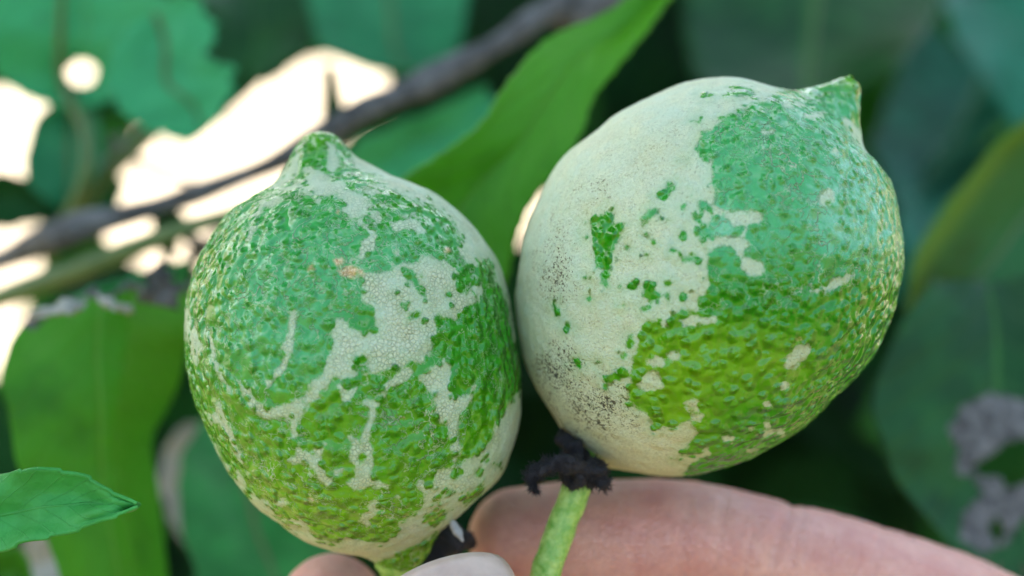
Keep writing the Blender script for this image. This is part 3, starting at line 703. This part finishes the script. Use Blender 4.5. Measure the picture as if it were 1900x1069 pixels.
def marks_left(X, Y):
    p = lambda z, pts: ('+', poly_sd(X, Y, mp(z, pts)))
    h = lambda z, pts: ('-', poly_sd(X, Y, mp(z, pts)))
    hc = lambda z, x, y, r, ry=None: ('-', poly_sd(X, Y, circ(z, x, y, r, ry)))
    ln = lambda z, pts, ws: ('+', line_sd(X, Y, mp(z, pts), ws))
    main = mp(z1, [(850, 730), (870, 700), (990, 680), (1010, 650), (1090, 650), (1130, 615), (1200, 625), (1260, 650), (1290, 690), (1285, 740), (1330, 790), (1390, 730), (1405, 780), (1370, 820), (1310, 850), (1280, 900), (1200, 870), (1180, 990), (1160, 1069)]) + \
        mp(z2, [(1150, 20), (1110, 100), (1040, 90), (1000, 140), (920, 130), (860, 150), (790, 170), (740, 180), (690, 190), (640, 250), (590, 270), (575, 260), (610, 190), (650, 160), (690, 60), (690, 10)]) + \
        mp(z1, [(705, 1060), (720, 900), (760, 900), (790, 940), (860, 965), (920, 960), (910, 900), (900, 830), (850, 810)])
    edge = mp(z1, [(790, 120), (830, 200), (920, 250), (960, 290), (1060, 330), (1130, 370), (1200, 390), (1270, 450), (1310, 530), (1300, 580), (1330, 640), (1370, 650), (1380, 610), (1440, 650), (1470, 720), (1500, 760), (1535, 900), (1550, 1000), (1640, 1000), (1640, 600), (1400, 400), (1100, 230), (860, 100)])
    low = mp(z2, [(1560, 230), (1520, 260), (1485, 330), (1440, 380), (1430, 450), (1370, 520), (1300, 550), (1240, 580), (1130, 610), (1080, 660), (1120, 700), (1110, 770), (1000, 830), (1010, 880), (930, 915), (800, 910), (765, 885), (750, 920), (690, 930), (640, 910), (590, 870), (570, 820), (500, 805), (460, 820), (400, 740), (345, 705), (310, 690), (285, 620), (255, 575), (200, 560), (170, 470), (120, 470), (120, 600), (300, 800), (500, 1000), (700, 1100), (1200, 1100), (1300, 900), (1600, 600), (1640, 230)])
    ops = [p(z1, [(585, 115), (560, 150), (545, 230), (490, 290), (425, 300), (480, 230), (530, 160), (570, 105)]),
           p(z1, [(475, 340), (440, 375), (395, 385), (370, 420), (345, 490), (352, 420), (385, 360), (430, 335)]),
           ln(z1, [(350, 470), (320, 530)], [3, 1]),
           p(z1, [(690, 85), (718, 100), (738, 190), (710, 235), (688, 200), (698, 150)]),
           p(z1, [(480, 295), (550, 285), (590, 210), (650, 212), (690, 250), (750, 270), (800, 305), (850, 325), (900, 285), (955, 280), (940, 300), (880, 335), (880, 360), (905, 390), (932, 440), (902, 470), (917, 520), (890, 590), (850, 622), (815, 615), (850, 570), (872, 510), (860, 470), (800, 430), (755, 400), (770, 350), (720, 322), (660, 345), (648, 380), (635, 320), (590, 318), (550, 300), (500, 310)]),
           h(z1, [(845, 415), (880, 418), (908, 450), (892, 480), (860, 455)]), h(z1, [(785, 285), (830, 262), (872, 298), (835, 314)]),
           h(z1, [(560, 200), (590, 200), (592, 285), (562, 280)]),
           p(z1, [(985, 462), (1070, 440), (1080, 410), (1108, 418), (1112, 460), (1152, 490), (1130, 512), (1080, 502), (1060, 480), (1010, 492)]),
           ln(z1, [(1000, 640), (1015, 590)], [3, 1]),
           ('+', poly_sd(X, Y, main)),
           h(z1, [(1030, 660), (1080, 670), (1120, 740), (1152, 760), (1152, 805), (1120, 790), (1060, 720)]),
           hc(z1, 1097, 880, 20), hc(z1, 1048, 837, 13), hc(z1, 1008, 784, 8), hc(z1, 1130, 913, 9), hc(z1, 1250, 790, 11), hc(z1, 1268, 840, 9),
           h(z1, [(1283, 700), (1312, 698), (1342, 740), (1332, 785), (1300, 780), (1280, 740)]),
           h(z2, [(788, 90), (830, 70), (872, 80), (866, 122), (820, 117)]), h(z2, [(800, 118), (850, 110), (872, 142), (820, 162)]), hc(z2, 960, 140, 42, 22),
           ('+', poly_sd(X, Y, edge)),
           hc(z1, 1155, 340, 14, 8), hc(z1, 1290, 640, 32, 30), hc(z1, 1430, 660, 18, 50),
           p(z1, [(527, 838), (546, 850), (541, 930), (522, 1000), (505, 1069), (485, 1069), (512, 960)]),
           p(z2, [(492, 0), (530, 0), (510, 60), (490, 130), (440, 170), (410, 212), (398, 190), (440, 150), (478, 110), (478, 50)]),
           p(z1, [(10, 830), (45, 855), (60, 930), (105, 980), (112, 1040), (85, 1075), (45, 1000), (10, 900)]),
           ln(z1, [(150, 985), (160, 1069)], [3, 4]), ln(z2, [(150, 0), (165, 100), (200, 170), (235, 240)], [4, 4, 4, 1]), ln(z2, [(70, 40), (85, 110)], [5, 2]),
           ln(z2, [(270, 190), (310, 230), (340, 300), (400, 340), (480, 322), (540, 305)], [2, 5, 6, 7, 9, 12]),
           p(z2, [(480, 335), (490, 300), (540, 285), (570, 265), (640, 195), (685, 188), (640, 255), (590, 295), (560, 340), (542, 370), (533, 470), (518, 465), (512, 350), (470, 345)]),
           p(z2, [(530, 470), (560, 508), (600, 520), (640, 488), (668, 472), (642, 522), (642, 565), (672, 622), (740, 588), (705, 640), (692, 672), (638, 632), (618, 585), (560, 553), (500, 545), (545, 528)]),
           ln(z2, [(1035, 155), (960, 200), (920, 250), (890, 300), (870, 380), (845, 450)], [8, 6, 6, 7, 5, 6]), ln(z2, [(820, 275), (885, 300)], [3, 7]), ln(z2, [(780, 440), (810, 475)], [1, 4]),
           p(z2, [(795, 480), (862, 475), (884, 540), (868, 625), (945, 663), (870, 660), (800, 675), (765, 652), (808, 630), (798, 570), (776, 530)]), hc(z2, 830, 530, 26),
           p(z2, [(728, 205), (762, 242), (802, 225), (772, 282), (750, 292), (740, 240)]),
           p(z2, [(1095, 180), (1160, 125), (1240, 75), (1232, 180), (1242, 250), (1300, 258), (1335, 215), (1312, 300), (1272, 340), (1252, 440), (1275, 490), (1250, 555), (1238, 500), (1228, 390), (1180, 370), (1158, 260)]),
           ('+', poly_sd(X, Y, low)),
           hc(z2, 1252, 600, 27), hc(z2, 1362, 605, 22), hc(z2, 1443, 567, 15), hc(z2, 1390, 537, 10, 14), hc(z2, 1232, 685, 22, 15), h(z2, [(1268, 722), (1310, 680), (1395, 640), (1372, 702), (1300, 752)]),
           h(z2, [(1150, 740), (1180, 690), (1205, 690), (1185, 740)]), h(z2, [(1108, 800), (1150, 768), (1222, 758), (1212, 810), (1160, 852), (1118, 832)]), hc(z2, 1135, 640, 30, 38),
           hc(z2, 492, 840, 18, 26), hc(z2, 545, 855, 10, 16), hc(z2, 250, 600, 26, 34), hc(z2, 315, 690, 14, 30),
           p(z2, [(182, 290), (207, 320), (242, 400), (252, 460), (282, 520), (294, 555), (258, 512), (228, 430), (190, 370), (150, 382), (138, 340), (180, 340)]),
           p(z2, [(828, 812), (848, 770), (890, 728), (908, 738), (892, 782), (852, 812), (868, 838), (855, 845)]), p(z2, [(438, 748), (480, 722), (494, 738), (450, 758)]),
           ('-', poly_sd(X, Y, [(690, 1046), (760, 1018), (815, 985), (830, 1070), (690, 1080)])),
           p(z2, [(975, 708), (1000, 705), (1000, 716), (978, 716)])]
    scar = paint(X, Y, ops)
    tan = np.maximum.reduce([poly_sd(X, Y, circ(z1, 745, 635, 26, 22)), poly_sd(X, Y, circ(z1, 790, 682, 48, 26)), poly_sd(X, Y, circ(z1, 840, 690, 22, 18)), poly_sd(X, Y, circ(z1, 615, 668, 22, 15)), poly_sd(X, Y, circ(z1, 1245, 582, 15)), poly_sd(X, Y, circ(z1, 740, 402, 8)), poly_sd(X, Y, circ(z2, 1015, 352, 18, 14)) - 4, poly_sd(X, Y, circ(z2, 598, 726, 40, 18)) - 4])
    yel = np.clip((Y - 640) / 380, 0, 1) * 0.85 + 0.35 * soft(X, Y, circ(z2, 640, 760, 330, 170), 120) + 0.4 * soft(X, Y, circ(z1, 640, 60, 90, 50), 40) + .25 * soft(X, Y, circ(z2, 640, 270, 90, 100), 60) + .5 * soft(X, Y, circ(z2, 600, 726, 80, 45), 30)
    sheen_film = 0.75 * soft(X, Y, mp(z1, [(300, 420), (640, 360), (900, 480), (1200, 450), (1300, 600), (950, 760), (720, 900), (700, 1150), (420, 1200), (180, 1080), (230, 760)]), 90) + .5 * soft(X, Y, circ(z1, 800, 240, 140, 110), 60)  # pale area paints the broad sky reflection onto the rind
    return dict(scar=scar, sheen_film=np.clip(sheen_film, 0, 1), yellow=yel, crackle=np.ones_like(X), lace=np.clip(.35 + .65 * soft(X, Y, mp(z2, [(560, 160), (1500, 100), (1560, 400), (1300, 700), (1000, 850), (600, 700), (450, 400)]), 80), 0, 1), speck=0.10 * soft(X, Y, main, 30), tan=np.clip(tan, -60, 60), warm_bounce=np.clip((Y - 860) / 260, 0, .6))  # lower scar warmed in colour as if by ground bounce

def marks_right(X, Y):
    p = lambda z, pts: ('+', poly_sd(X, Y, mp(z, pts)))
    h = lambda z, pts: ('-', poly_sd(X, Y, mp(z, pts)))
    hc = lambda z, x, y, r, ry=None: ('-', poly_sd(X, Y, circ(z, x, y, r, ry)))
    pc = lambda z, x, y, r, ry=None: ('+', poly_sd(X, Y, circ(z, x, y, r, ry)))
    ln = lambda z, pts, ws: ('+', line_sd(X, Y, mp(z, pts), ws))
    main = mp(z3, [(1330, 90), (1270, 100), (1180, 150), (1090, 190), (1040, 212), (980, 250), (902, 300), (868, 370), (900, 410), (942, 422), (946, 480), (960, 580), (950, 640), (980, 670), (1180, 680), (1190, 720), (1130, 740), (1100, 800), (1132, 832), (1100, 890), (1202, 930), (1190, 972), (1120, 970), (1080, 900), (1040, 840), (980, 830), (930, 870), (920, 990)]) + \
        mp(z4, [(922, 20), (940, 80), (880, 150), (880, 190), (800, 190), (762, 220), (740, 270), (720, 270), (700, 240), (640, 240), (610, 290), (600, 350), (572, 440), (562, 530), (540, 600), (560, 640), (642, 700), (672, 760), (760, 760), (840, 728), (882, 780), (842, 830), (780, 900), (860, 890), (930, 855), (936, 880), (840, 935), (815, 975), (800, 1060), (500, 1060), (300, 900), (60, 640), (-80, 300), (-80, 0)]) + \
        mp(z3, [(-80, 900), (20, 500), (300, 150), (600, 0), (950, -80), (1200, -40), (1330, 60)])
    ops = [('+', poly_sd(X, Y, main)),
           h(z3, [(368, 712), (420, 690), (452, 658), (482, 680), (492, 728), (545, 728), (522, 800), (502, 832), (482, 922), (450, 952), (400, 942), (384, 880), (402, 830), (378, 770)]),
           h(z3, [(606, 702), (640, 660), (715, 650), (692, 700), (620, 752)]), h(z3, [(688, 602), (772, 542), (775, 570), (710, 618)]),
           hc(z3, 820, 650, 20), hc(z3, 912, 640, 34, 30), hc(z3, 875, 710, 22, 16), hc(z3, 640, 780, 15), hc(z3, 820, 785, 15, 20), hc(z3, 545, 845, 14, 18), hc(z3, 355, 800, 18, 14), hc(z3, 680, 826, 9), hc(z3, 640, 886, 10), hc(z3, 766, 860, 13), hc(z3, 830, 420, 10), hc(z3, 890, 240, 13, 9), hc(z3, 735, 710, 9), hc(z3, 1090, 755, 18, 14), hc(z3, 860, 600, 9), hc(z3, 905, 800, 16),
           h(z3, [(870, 762), (930, 740), (950, 702), (1012, 680), (1052, 740), (1085, 792), (1000, 802), (880, 792)]), h(z3, [(800, 893), (880, 888), (892, 922), (808, 916)]),
           h(z3, [(1040, 92), (1080, 68), (1152, 94), (1165, 122), (1060, 138), (1008, 122)]), hc(z3, 940, 118, 26, 9),
           hc(z4, 440, 55, 26, 42), hc(z4, 582, 82, 25, 17), hc(z4, 672, 68, 20, 15), hc(z4, 745, 70, 15), hc(z4, 520, 86, 15, 18), hc(z4, 526, 172, 24, 17), hc(z4, 376, 136, 12), hc(z4, 820, 122, 22, 18), hc(z4, 632, 190, 32, 20), hc(z4, 660, 118, 44, 34), hc(z4, 738, 130, 12, 18), hc(z4, 375, 40, 16), hc(z4, 700, 245, 18, 22),
           h(z4, [(188, 162), (212, 162), (238, 222), (200, 228)]), hc(z4, 270, 276, 17, 14), hc(z4, 318, 450, 20, 24), hc(z4, 410, 440, 20, 12), h(z4, [(428, 502), (560, 468), (562, 512), (470, 548), (450, 552)]), hc(z4, 560, 340, 24, 40), hc(z4, 535, 410, 14),
           pc(z4, 770, 412, 28, 22), pc(z4, 690, 440, 36, 22), pc(z4, 660, 535, 50, 48), pc(z4, 865, 646, 31, 27), pc(z4, 882, 705, 20, 11), pc(z4, 1035, 810, 26, 15), pc(z4, 1222, 646, 18), pc(z4, 1140, 745, 10), pc(z4, 1140, 860, 26, 10), pc(z4, 1215, 745, 9),
           p(z4, [(1438, 100), (1500, 68), (1600, 18), (1625, 28), (1532, 92), (1448, 118)]), p(z4, [(1295, 435), (1360, 360), (1400, 345), (1424, 390), (1350, 462), (1308, 476)]),
           ln(z4, [(1180, 782), (1282, 776)], [3, 4]), ln(z4, [(1255, 560), (1300, 552)], [2, 4]), ln(z4, [(860, 250), (960, 235)], [5, 7]), p(z4, [(800, 240), (880, 225), (900, 260), (820, 270)]),
           pc(z3, 1500, 610, 34, 40), pc(z3, 1450, 215, 50, 14), pc(z3, 1340, 165, 50, 10), pc(z3, 1215, 295, 26, 10), pc(z3, 1545, 385, 14),
           ln(z3, [(1690, 380), (1640, 300), (1590, 240)], [6, 7, 4])]
    scar = paint(X, Y, ops)
    # thin scarring plus painted sky sheen on the upper right shoulder that thickens to small plaques
    spk = np.clip(1 - np.hypot((X - z4(210, 480)[0]) / 60, (Y - z4(210, 480)[1]) / 62), 0, 1) * 1.0 + np.clip(1 - np.hypot((X - z4(400, 660)[0]) / 115, (Y - z4(400, 660)[1]) / 75), 0, 1) * .75 \
        + np.clip(1 - np.hypot((X - z3(200, 850)[0]) / 60, (Y - z3(200, 850)[1]) / 80), 0, 1) * .28 + np.clip(1 - np.hypot((X - z3(400, 580)[0]) / 80, (Y - z3(400, 580)[1]) / 45), 0, 1) * .2 + np.clip(1 - np.hypot((X - z4(230, 60)[0]) / 50, (Y - z4(230, 60)[1]) / 60), 0, 1) * .5 + .13
    tan = np.maximum.reduce([poly_sd(X, Y, circ(z4, 1365, 330, 28, 18)) - 5, poly_sd(X, Y, circ(z4, 1555, 500, 20, 11)) - 4, poly_sd(X, Y, circ(z4, 225, 40, 16, 40)) - 7, poly_sd(X, Y, circ(z3, 600, 335, 20, 14)) - 8])
    yel = .75 * soft(X, Y, mp(z4, [(560, 240), (900, 250), (1400, 330), (1450, 520), (1000, 620), (930, 800), (700, 800), (500, 600)]), 90) + .35 * np.clip((Y - 640) / 200, 0, 1) + .9 * soft(X, Y, circ(z3, 1615, 62, 62, 34), 22)
    sheen_film = .9 * soft(X, Y, mp(z3, [(850, 230), (1300, 130), (1700, 120), (1700, 330), (1820, 520), (1880, 800), (1820, 980), (1500, 960), (1300, 880), (1120, 960), (900, 900)]), 70)
    sheen_film = sheen_film + .5 * soft(X, Y, circ(z3, 1640, 640, 200, 260), 90)
    sheen_film = sheen_film + .35 * soft(X, Y, mp(z3, [(580, 640), (780, 530), (1060, 660), (1080, 820), (880, 820), (640, 760)]), 30)
    return dict(scar=scar, sheen_film=np.clip(sheen_film, 0, 1.35), yellow=yel, crackle=np.full_like(X, .22), lace=.55 * soft(X, Y, mp(z3, [(900, 250), (1300, 180), (1800, 500), (1850, 900), (1300, 1100), (900, 1100)]), 60), speck=np.clip(spk, 0, 1.2), tan=np.clip(tan, -60, 60), warm_bounce=np.clip((Y - 620) / 300, 0, .8) + .25 * soft(X, Y, circ(z3, 480, 500, 200, 240), 120))  # ground bounce tinted into the lower scar, plus a mid-left patch

LA = [(595, 244), (572, 249), (555, 262), (531, 306), (507, 343), (479, 359), (451, 379), (422, 397), (400, 427), (374, 471), (358, 508), (346, 552), (342, 632), (348, 692), (359, 741), (379, 790), (406, 844), (433, 889), (470, 934), (519, 971), (560, 1000), (613, 1020), (672, 1032), (708, 1052), (730, 1062)]
RA = [(595, 244), (612, 247), (628, 256), (644, 274), (664, 294), (692, 308), (732, 329), (768, 343), (805, 359), (833, 379), (869, 411), (901, 451), (925, 487), (941, 536), (952, 592), (962, 660), (967, 712), (964, 782), (950, 831), (930, 880), (893, 917), (843, 963), (815, 987), (800, 1020), (780, 1048), (750, 1062)]
LB = [(1573, 141), (1556, 144), (1542, 151), (1495, 165), (1456, 167), (1409, 157), (1371, 147), (1320, 146), (1269, 155), (1223, 173), (1145, 212), (1102, 247), (1055, 282), (1024, 321), (1001, 371), (977, 430), (967, 480), (961, 519), (957, 551), (961, 601), (973, 664), (997, 718), (1028, 769), (1050, 812), (1068, 838), (1080, 850)]
RB = [(1573, 141), (1582, 143), (1590, 149), (1597, 165), (1596, 208), (1598, 259), (1608, 286), (1631, 313), (1651, 340), (1665, 383), (1672, 434), (1676, 490), (1663, 558), (1647, 605), (1624, 656), (1589, 699), (1546, 741), (1507, 780), (1456, 815), (1398, 847), (1339, 868), (1281, 880), (1223, 880), (1152, 870), (1110, 866), (1085, 856)]
DL, DR = 0.190, 0.191
fl = empty('lime', P(735, 1060, DL), 'green lime netted with thin pale scars, its nipple pointing straight up, touching the paler fruit', 'lime', 'scarred limes held by the hand')
me, *_ = fruit_mesh((595, 244), (740, 1062), LA, RA, DL, marks_left, 3.0); link('rind', me, M['rindA'], fl)
tube('stem', [P(735, 1040, DL), P(745, 1075, DL), P(770, 1150, .189), P(800, 1260, .188)], [0.0030, 0.0022, 0.0020, 0.0019], M['stem'], fl, 14, 24, .1)
fr = empty('lime', P(1075, 860, DR), 'tilted lime with a pale grey corky scar and black specks over its left half', 'lime', 'scarred limes held by the hand')
me, *_ = fruit_mesh((1573, 141), (1082, 855), LB, RB, DR, marks_right, 9.0); link('rind', me, M['rindA'], fr)
tube('stem', [P(1092, 845, .190), P(1078, 880, .188), P(1066, 915, .187), P(1046, 965, .187), P(1020, 1040, .1865), P(998, 1110, .186), P(960, 1230, .187)], [0.0022, 0.0020, 0.00195, 0.0020, 0.0020, 0.0019, 0.0019], M['stem'], fr, 16, 50, .12, 4)

def fuzzy(name, pts, rad, parent, nh, hl, seed):
    v, f = [], []; add_tube(v, f, pts, rad, 18, 50, .95, seed)
    rs = random.Random(seed); nb = len(v)
    for i in range(nh):
        q = v[rs.randrange(nb)]; C = catmull(pts, 30); c = Vector(C[np.argmin(((C - np.array(q))**2).sum(1))])
        n = (q - c).normalized() + Vector((rs.uniform(-.6, .6), rs.uniform(-.6, .6), rs.uniform(-.6, .6))); n.normalize()
        l = hl * rs.uniform(.5, 1.2); s = n.orthogonal().normalized() * 0.00007; t = n.cross(s)
        b = len(v); v += [q + s, q - s * .5 + t, q - s * .5 - t, q + n * l]; f += [(b, b + 1, b + 3), (b + 1, b + 2, b + 3), (b + 2, b, b + 3)]
    me = bpy.data.meshes.new(name); me.from_pydata([tuple(x) for x in v], [], f); me.update()
    return link(name, me, M['black'], parent)
cal = fuzzy('calyx', [P(1112, 872, .1855), P(1090, 880, .184), P(1066, 886, .184), P(1050, 880, .185)], [0.0010, 0.0016, 0.0016, 0.0010], fr, 260, .0008, 3)
cal['label'] = 'black shrivelled calyx'
fuzzy('sepal', [P(1116, 896, .1835), P(1100, 872, .183), P(1062, 862, .1822), P(1022, 862, .1818), P(996, 878, .1812), P(986, 898, .181), P(994, 910, .181)], [0.0010, 0.0013, 0.0014, 0.0012, 0.0010, 0.0006, 0.0002], cal, 900, .0009, 5)
fuzzy('sepal', [P(1078, 862, .186), P(1062, 838, .1862), P(1050, 816, .187), P(1044, 800, .188)], [0.0015, 0.0015, 0.0011, 0.0004], cal, 160, .0005, 6)  # black lobe stands in for a darker shadow on the rind
c2 = fuzzy('calyx', [P(790, 1035, .192), P(815, 1010, .193), P(845, 1000, .194), P(870, 1010, .195)], [0.0022, 0.0026, 0.0022, 0.001], fl, 80, .0005, 8)
me = tube('sepal', [P(838, 968, .186), P(848, 985, .186), P(858, 1003, .186)], [0.0004, 0.0007, 0.0002], M['palehusk'], c2, 8, 14, .2)

# ------------------------------------------------------------------ hand
def make_hand():
    v, f = [], []
    T = lambda pts, rad, n=40: add_tube(v, f, [P(*p) for p in pts], rad, 20, n)
    mmr = lambda *r: [x / 1000 for x in r]
    # thumb lies behind the stems, from the right
    T([(965, 1000, .2035), (1100, 1000, .2025), (1270, 1003, .2025), (1450, 1038, .204), (1600, 1086, .206), (1800, 1160, .209), (2010, 1290, .213)], mmr(7.6, 8.5, 8.6, 8.3, 9.0, 9.6, 10.8))
    T([(2010, 1290, .213), (2050, 1600, .222), (1800, 2050, .236), (1500, 2400, .245)], mmr(10.8, 13, 16, 17))
    # index finger, nail towards the viewer
    T([(850, 1172, .1765), (870, 1240, .175), (915, 1350, .173), (985, 1480, .173)], mmr(7.7, 8.2, 8.2, 8.0))
    T([(985, 1480, .173), (1080, 1700, .187), (1180, 1900, .206)], mmr(8.0, 8.6, 9.5))
    # middle finger
    T([(616, 1122, .200), (640, 1205, .195), (690, 1370, .186), (745, 1520, .184)], mmr(7.3, 7.5, 7.6, 7.8))
    T([(745, 1520, .184), (850, 1760, .194), (950, 1950, .211)], mmr(7.7, 8.5, 9.8))
    # ring finger
    T([(430, 1290, .210), (450, 1400, .203), (500, 1530, .197), (560, 1640, .195)], mmr(5.8, 6.4, 7.0, 7.3))
    T([(560, 1640, .195), (660, 1830, .203), (760, 2020, .217)], mmr(7.3, 8.0, 9.2))
    # little finger
    T([(330, 1500, .220), (345, 1590, .213), (390, 1690, .208), (440, 1780, .207)], mmr(4.9, 5.4, 5.9, 6.2))
    T([(440, 1780, .207), (530, 1930, .213), (610, 2090, .224)], mmr(6.2, 6.8, 8.2))
    # back of the hand and wrist
    for m in ((1180, 1900, .206), (950, 1950, .211), (760, 2020, .217), (610, 2090, .224)):
        T([m, ((m[0] + 1150) / 2, (m[1] + 2750) / 2, .23), (1150, 2750, .252)], mmr(9.6, 12, 16))
    T([(1500, 2100, .232), (1300, 2400, .242), (1150, 2750, .252)], mmr(14, 16, 19))
    T([(1150, 2750, .252), (1180, 3300, .30), (1250, 4200, .40)], mmr(21, 24, 32))
    me = bpy.data.meshes.new('hand'); me.from_pydata([tuple(x) for x in v], [], f); me.update()
    bm = bmesh.new(); bm.from_mesh(me); bmesh.ops.recalc_face_normals(bm, faces=bm.faces); bm.to_mesh(me); bm.free()
    o = bpy.data.objects.new('tmp_hand', me); COL.objects.link(o)
    md = o.modifiers.new('r', 'REMESH'); md.mode = 'VOXEL'; md.voxel_size = 0.0006
    sm = o.modifiers.new('s', 'SMOOTH'); sm.factor = .6; sm.iterations = 8
    dg = bpy.context.evaluated_depsgraph_get(); ev = bpy.data.meshes.new_from_object(o.evaluated_get(dg))
    bpy.data.objects.remove(o); ev.name = 'hand'
    # creases and skin folds
    n = len(ev.vertices); co_ = np.empty(n * 3, np.float32); ev.vertices.foreach_get('co', co_); co_ = co_.reshape(-1, 3).astype(float)
    nr = np.empty(n * 3, np.float32); ev.vertices.foreach_get('normal', nr); nr = nr.reshape(-1, 3)
    w = co_ - np.array(CAM); dd = w @ np.array(FW); X = 950 + FPX * (w @ np.array(RX)) / dd; Y = 534.5 - FPX * (w @ np.array(UP)) / dd
    disp = np.zeros(n)
    for pts, wd, dep in (([(1478, 915), (1462, 965), (1440, 1010), (1425, 1080), (1415, 1200)], 13, .0005), ([(1400, 985), (1388, 1030), (1380, 1090)], 6, .00035), ([(1560, 960), (1535, 1040), (1520, 1110)], 12, .00012), ([(1275, 940), (1265, 1010), (1262, 1080)], 9, .00018), ([(1345, 925), (1335, 1000), (1330, 1080)], 7, .00016), ([(1190, 935), (1196, 1000), (1190, 1080)], 8, .00012), ([(1640, 985), (1620, 1040), (1610, 1100)], 9, .0002), ([(1495, 940), (1480, 1000), (1462, 1080)], 6, .00025)):
        dist = -line_sd(X, Y, pts, [0] * len(pts)); disp -= dep * np.exp(-(dist / wd)**2) * (dd > .19)
    sel = Y < 1250
    for i in np.nonzero(sel)[0]:
        q = Vector(co_[i]); disp[i] += .00018 * mnoise.noise(q * 220) + .00006 * mnoise.noise(q * 700)
    co_ += nr * disp[:, None]
    ev.vertices.foreach_set('co', co_.astype(np.float32).ravel()); ev.update()
    return ev
hand = link('hand', make_hand(), M['skin'])
tag(hand, 'bare hand pinching the two fruit stems between thumb and fingertips at the bottom', 'hand')

def nail(name, c, up, right, out, w, h, mat, parent):
    """curved nail plate: c = centre, h along the finger, w across"""
    V, F = [], []; nu, nv = 15, 15
    for i in range(nv):
        b = i / (nv - 1) * 2 - 1
        for j in range(nu):
            a = j / (nu - 1) * 2 - 1
            ww = w * (1 - .12 * max(0, b)**4 - .35 * max(0, -b)**3)
            top = 1 - .28 * a * a if b > 0 else 1 - .35 * a * a
            V.append(c + right * (math.sin(a * 1.05) / math.sin(1.05) * ww / 2) + up * (b * h / 2 * top) + out * (math.cos(a * 1.05) * w * .28 - .0012 * b * b))
    for i in range(nv - 1):
        for j in range(nu - 1): F.append((i * nu + j, i * nu + j + 1, (i + 1) * nu + j + 1, (i + 1) * nu + j))
    me = bpy.data.meshes.new(name); me.from_pydata([tuple(x) for x in V], [], F); me.update()
    o = link(name, me, mat, parent); md = o.modifiers.new('t', 'SOLIDIFY'); md.thickness = .0006; md.offset = -1
    return o
axis = (P(850, 1172, .1765) - P(895, 1300, .1745)).normalized(); out = -(FW - axis * FW.dot(axis)).normalized(); right = axis.cross(out).normalized()
nl = nail('fingernail', P(846, 1150, .1768) + out * .0034, axis, right, out, .0184, .0146, M['nail'], hand)
nl['label'] = 'pale nail of the nearest fingertip'

def hairs():
    v, f = [], []; rs = random.Random(4)
    for i in range(70):
        t = rs.random(); x = 1440 + 520 * t; y = 930 + 135 * t**1.1 + rs.uniform(-4, 40)
        a = P(x, y + 14, .2045); l = rs.uniform(.0012, .003)
        b = a + UP * l * rs.uniform(.3, .8) + RX * l * rs.uniform(-.9, .3) - FW * l * rs.uniform(.0, .6)
        m = (a + b) / 2 + UP * l * .12
        add_tube(v, f, [a, m, b], [.000035, .00003, .00001], 4, 6)
    me = bpy.data.meshes.new('hair'); me.from_pydata([tuple(x) for x in v], [], f); me.update()
    tag(link('hair', me, M['hair'], hand), kind='stuff')
hairs()
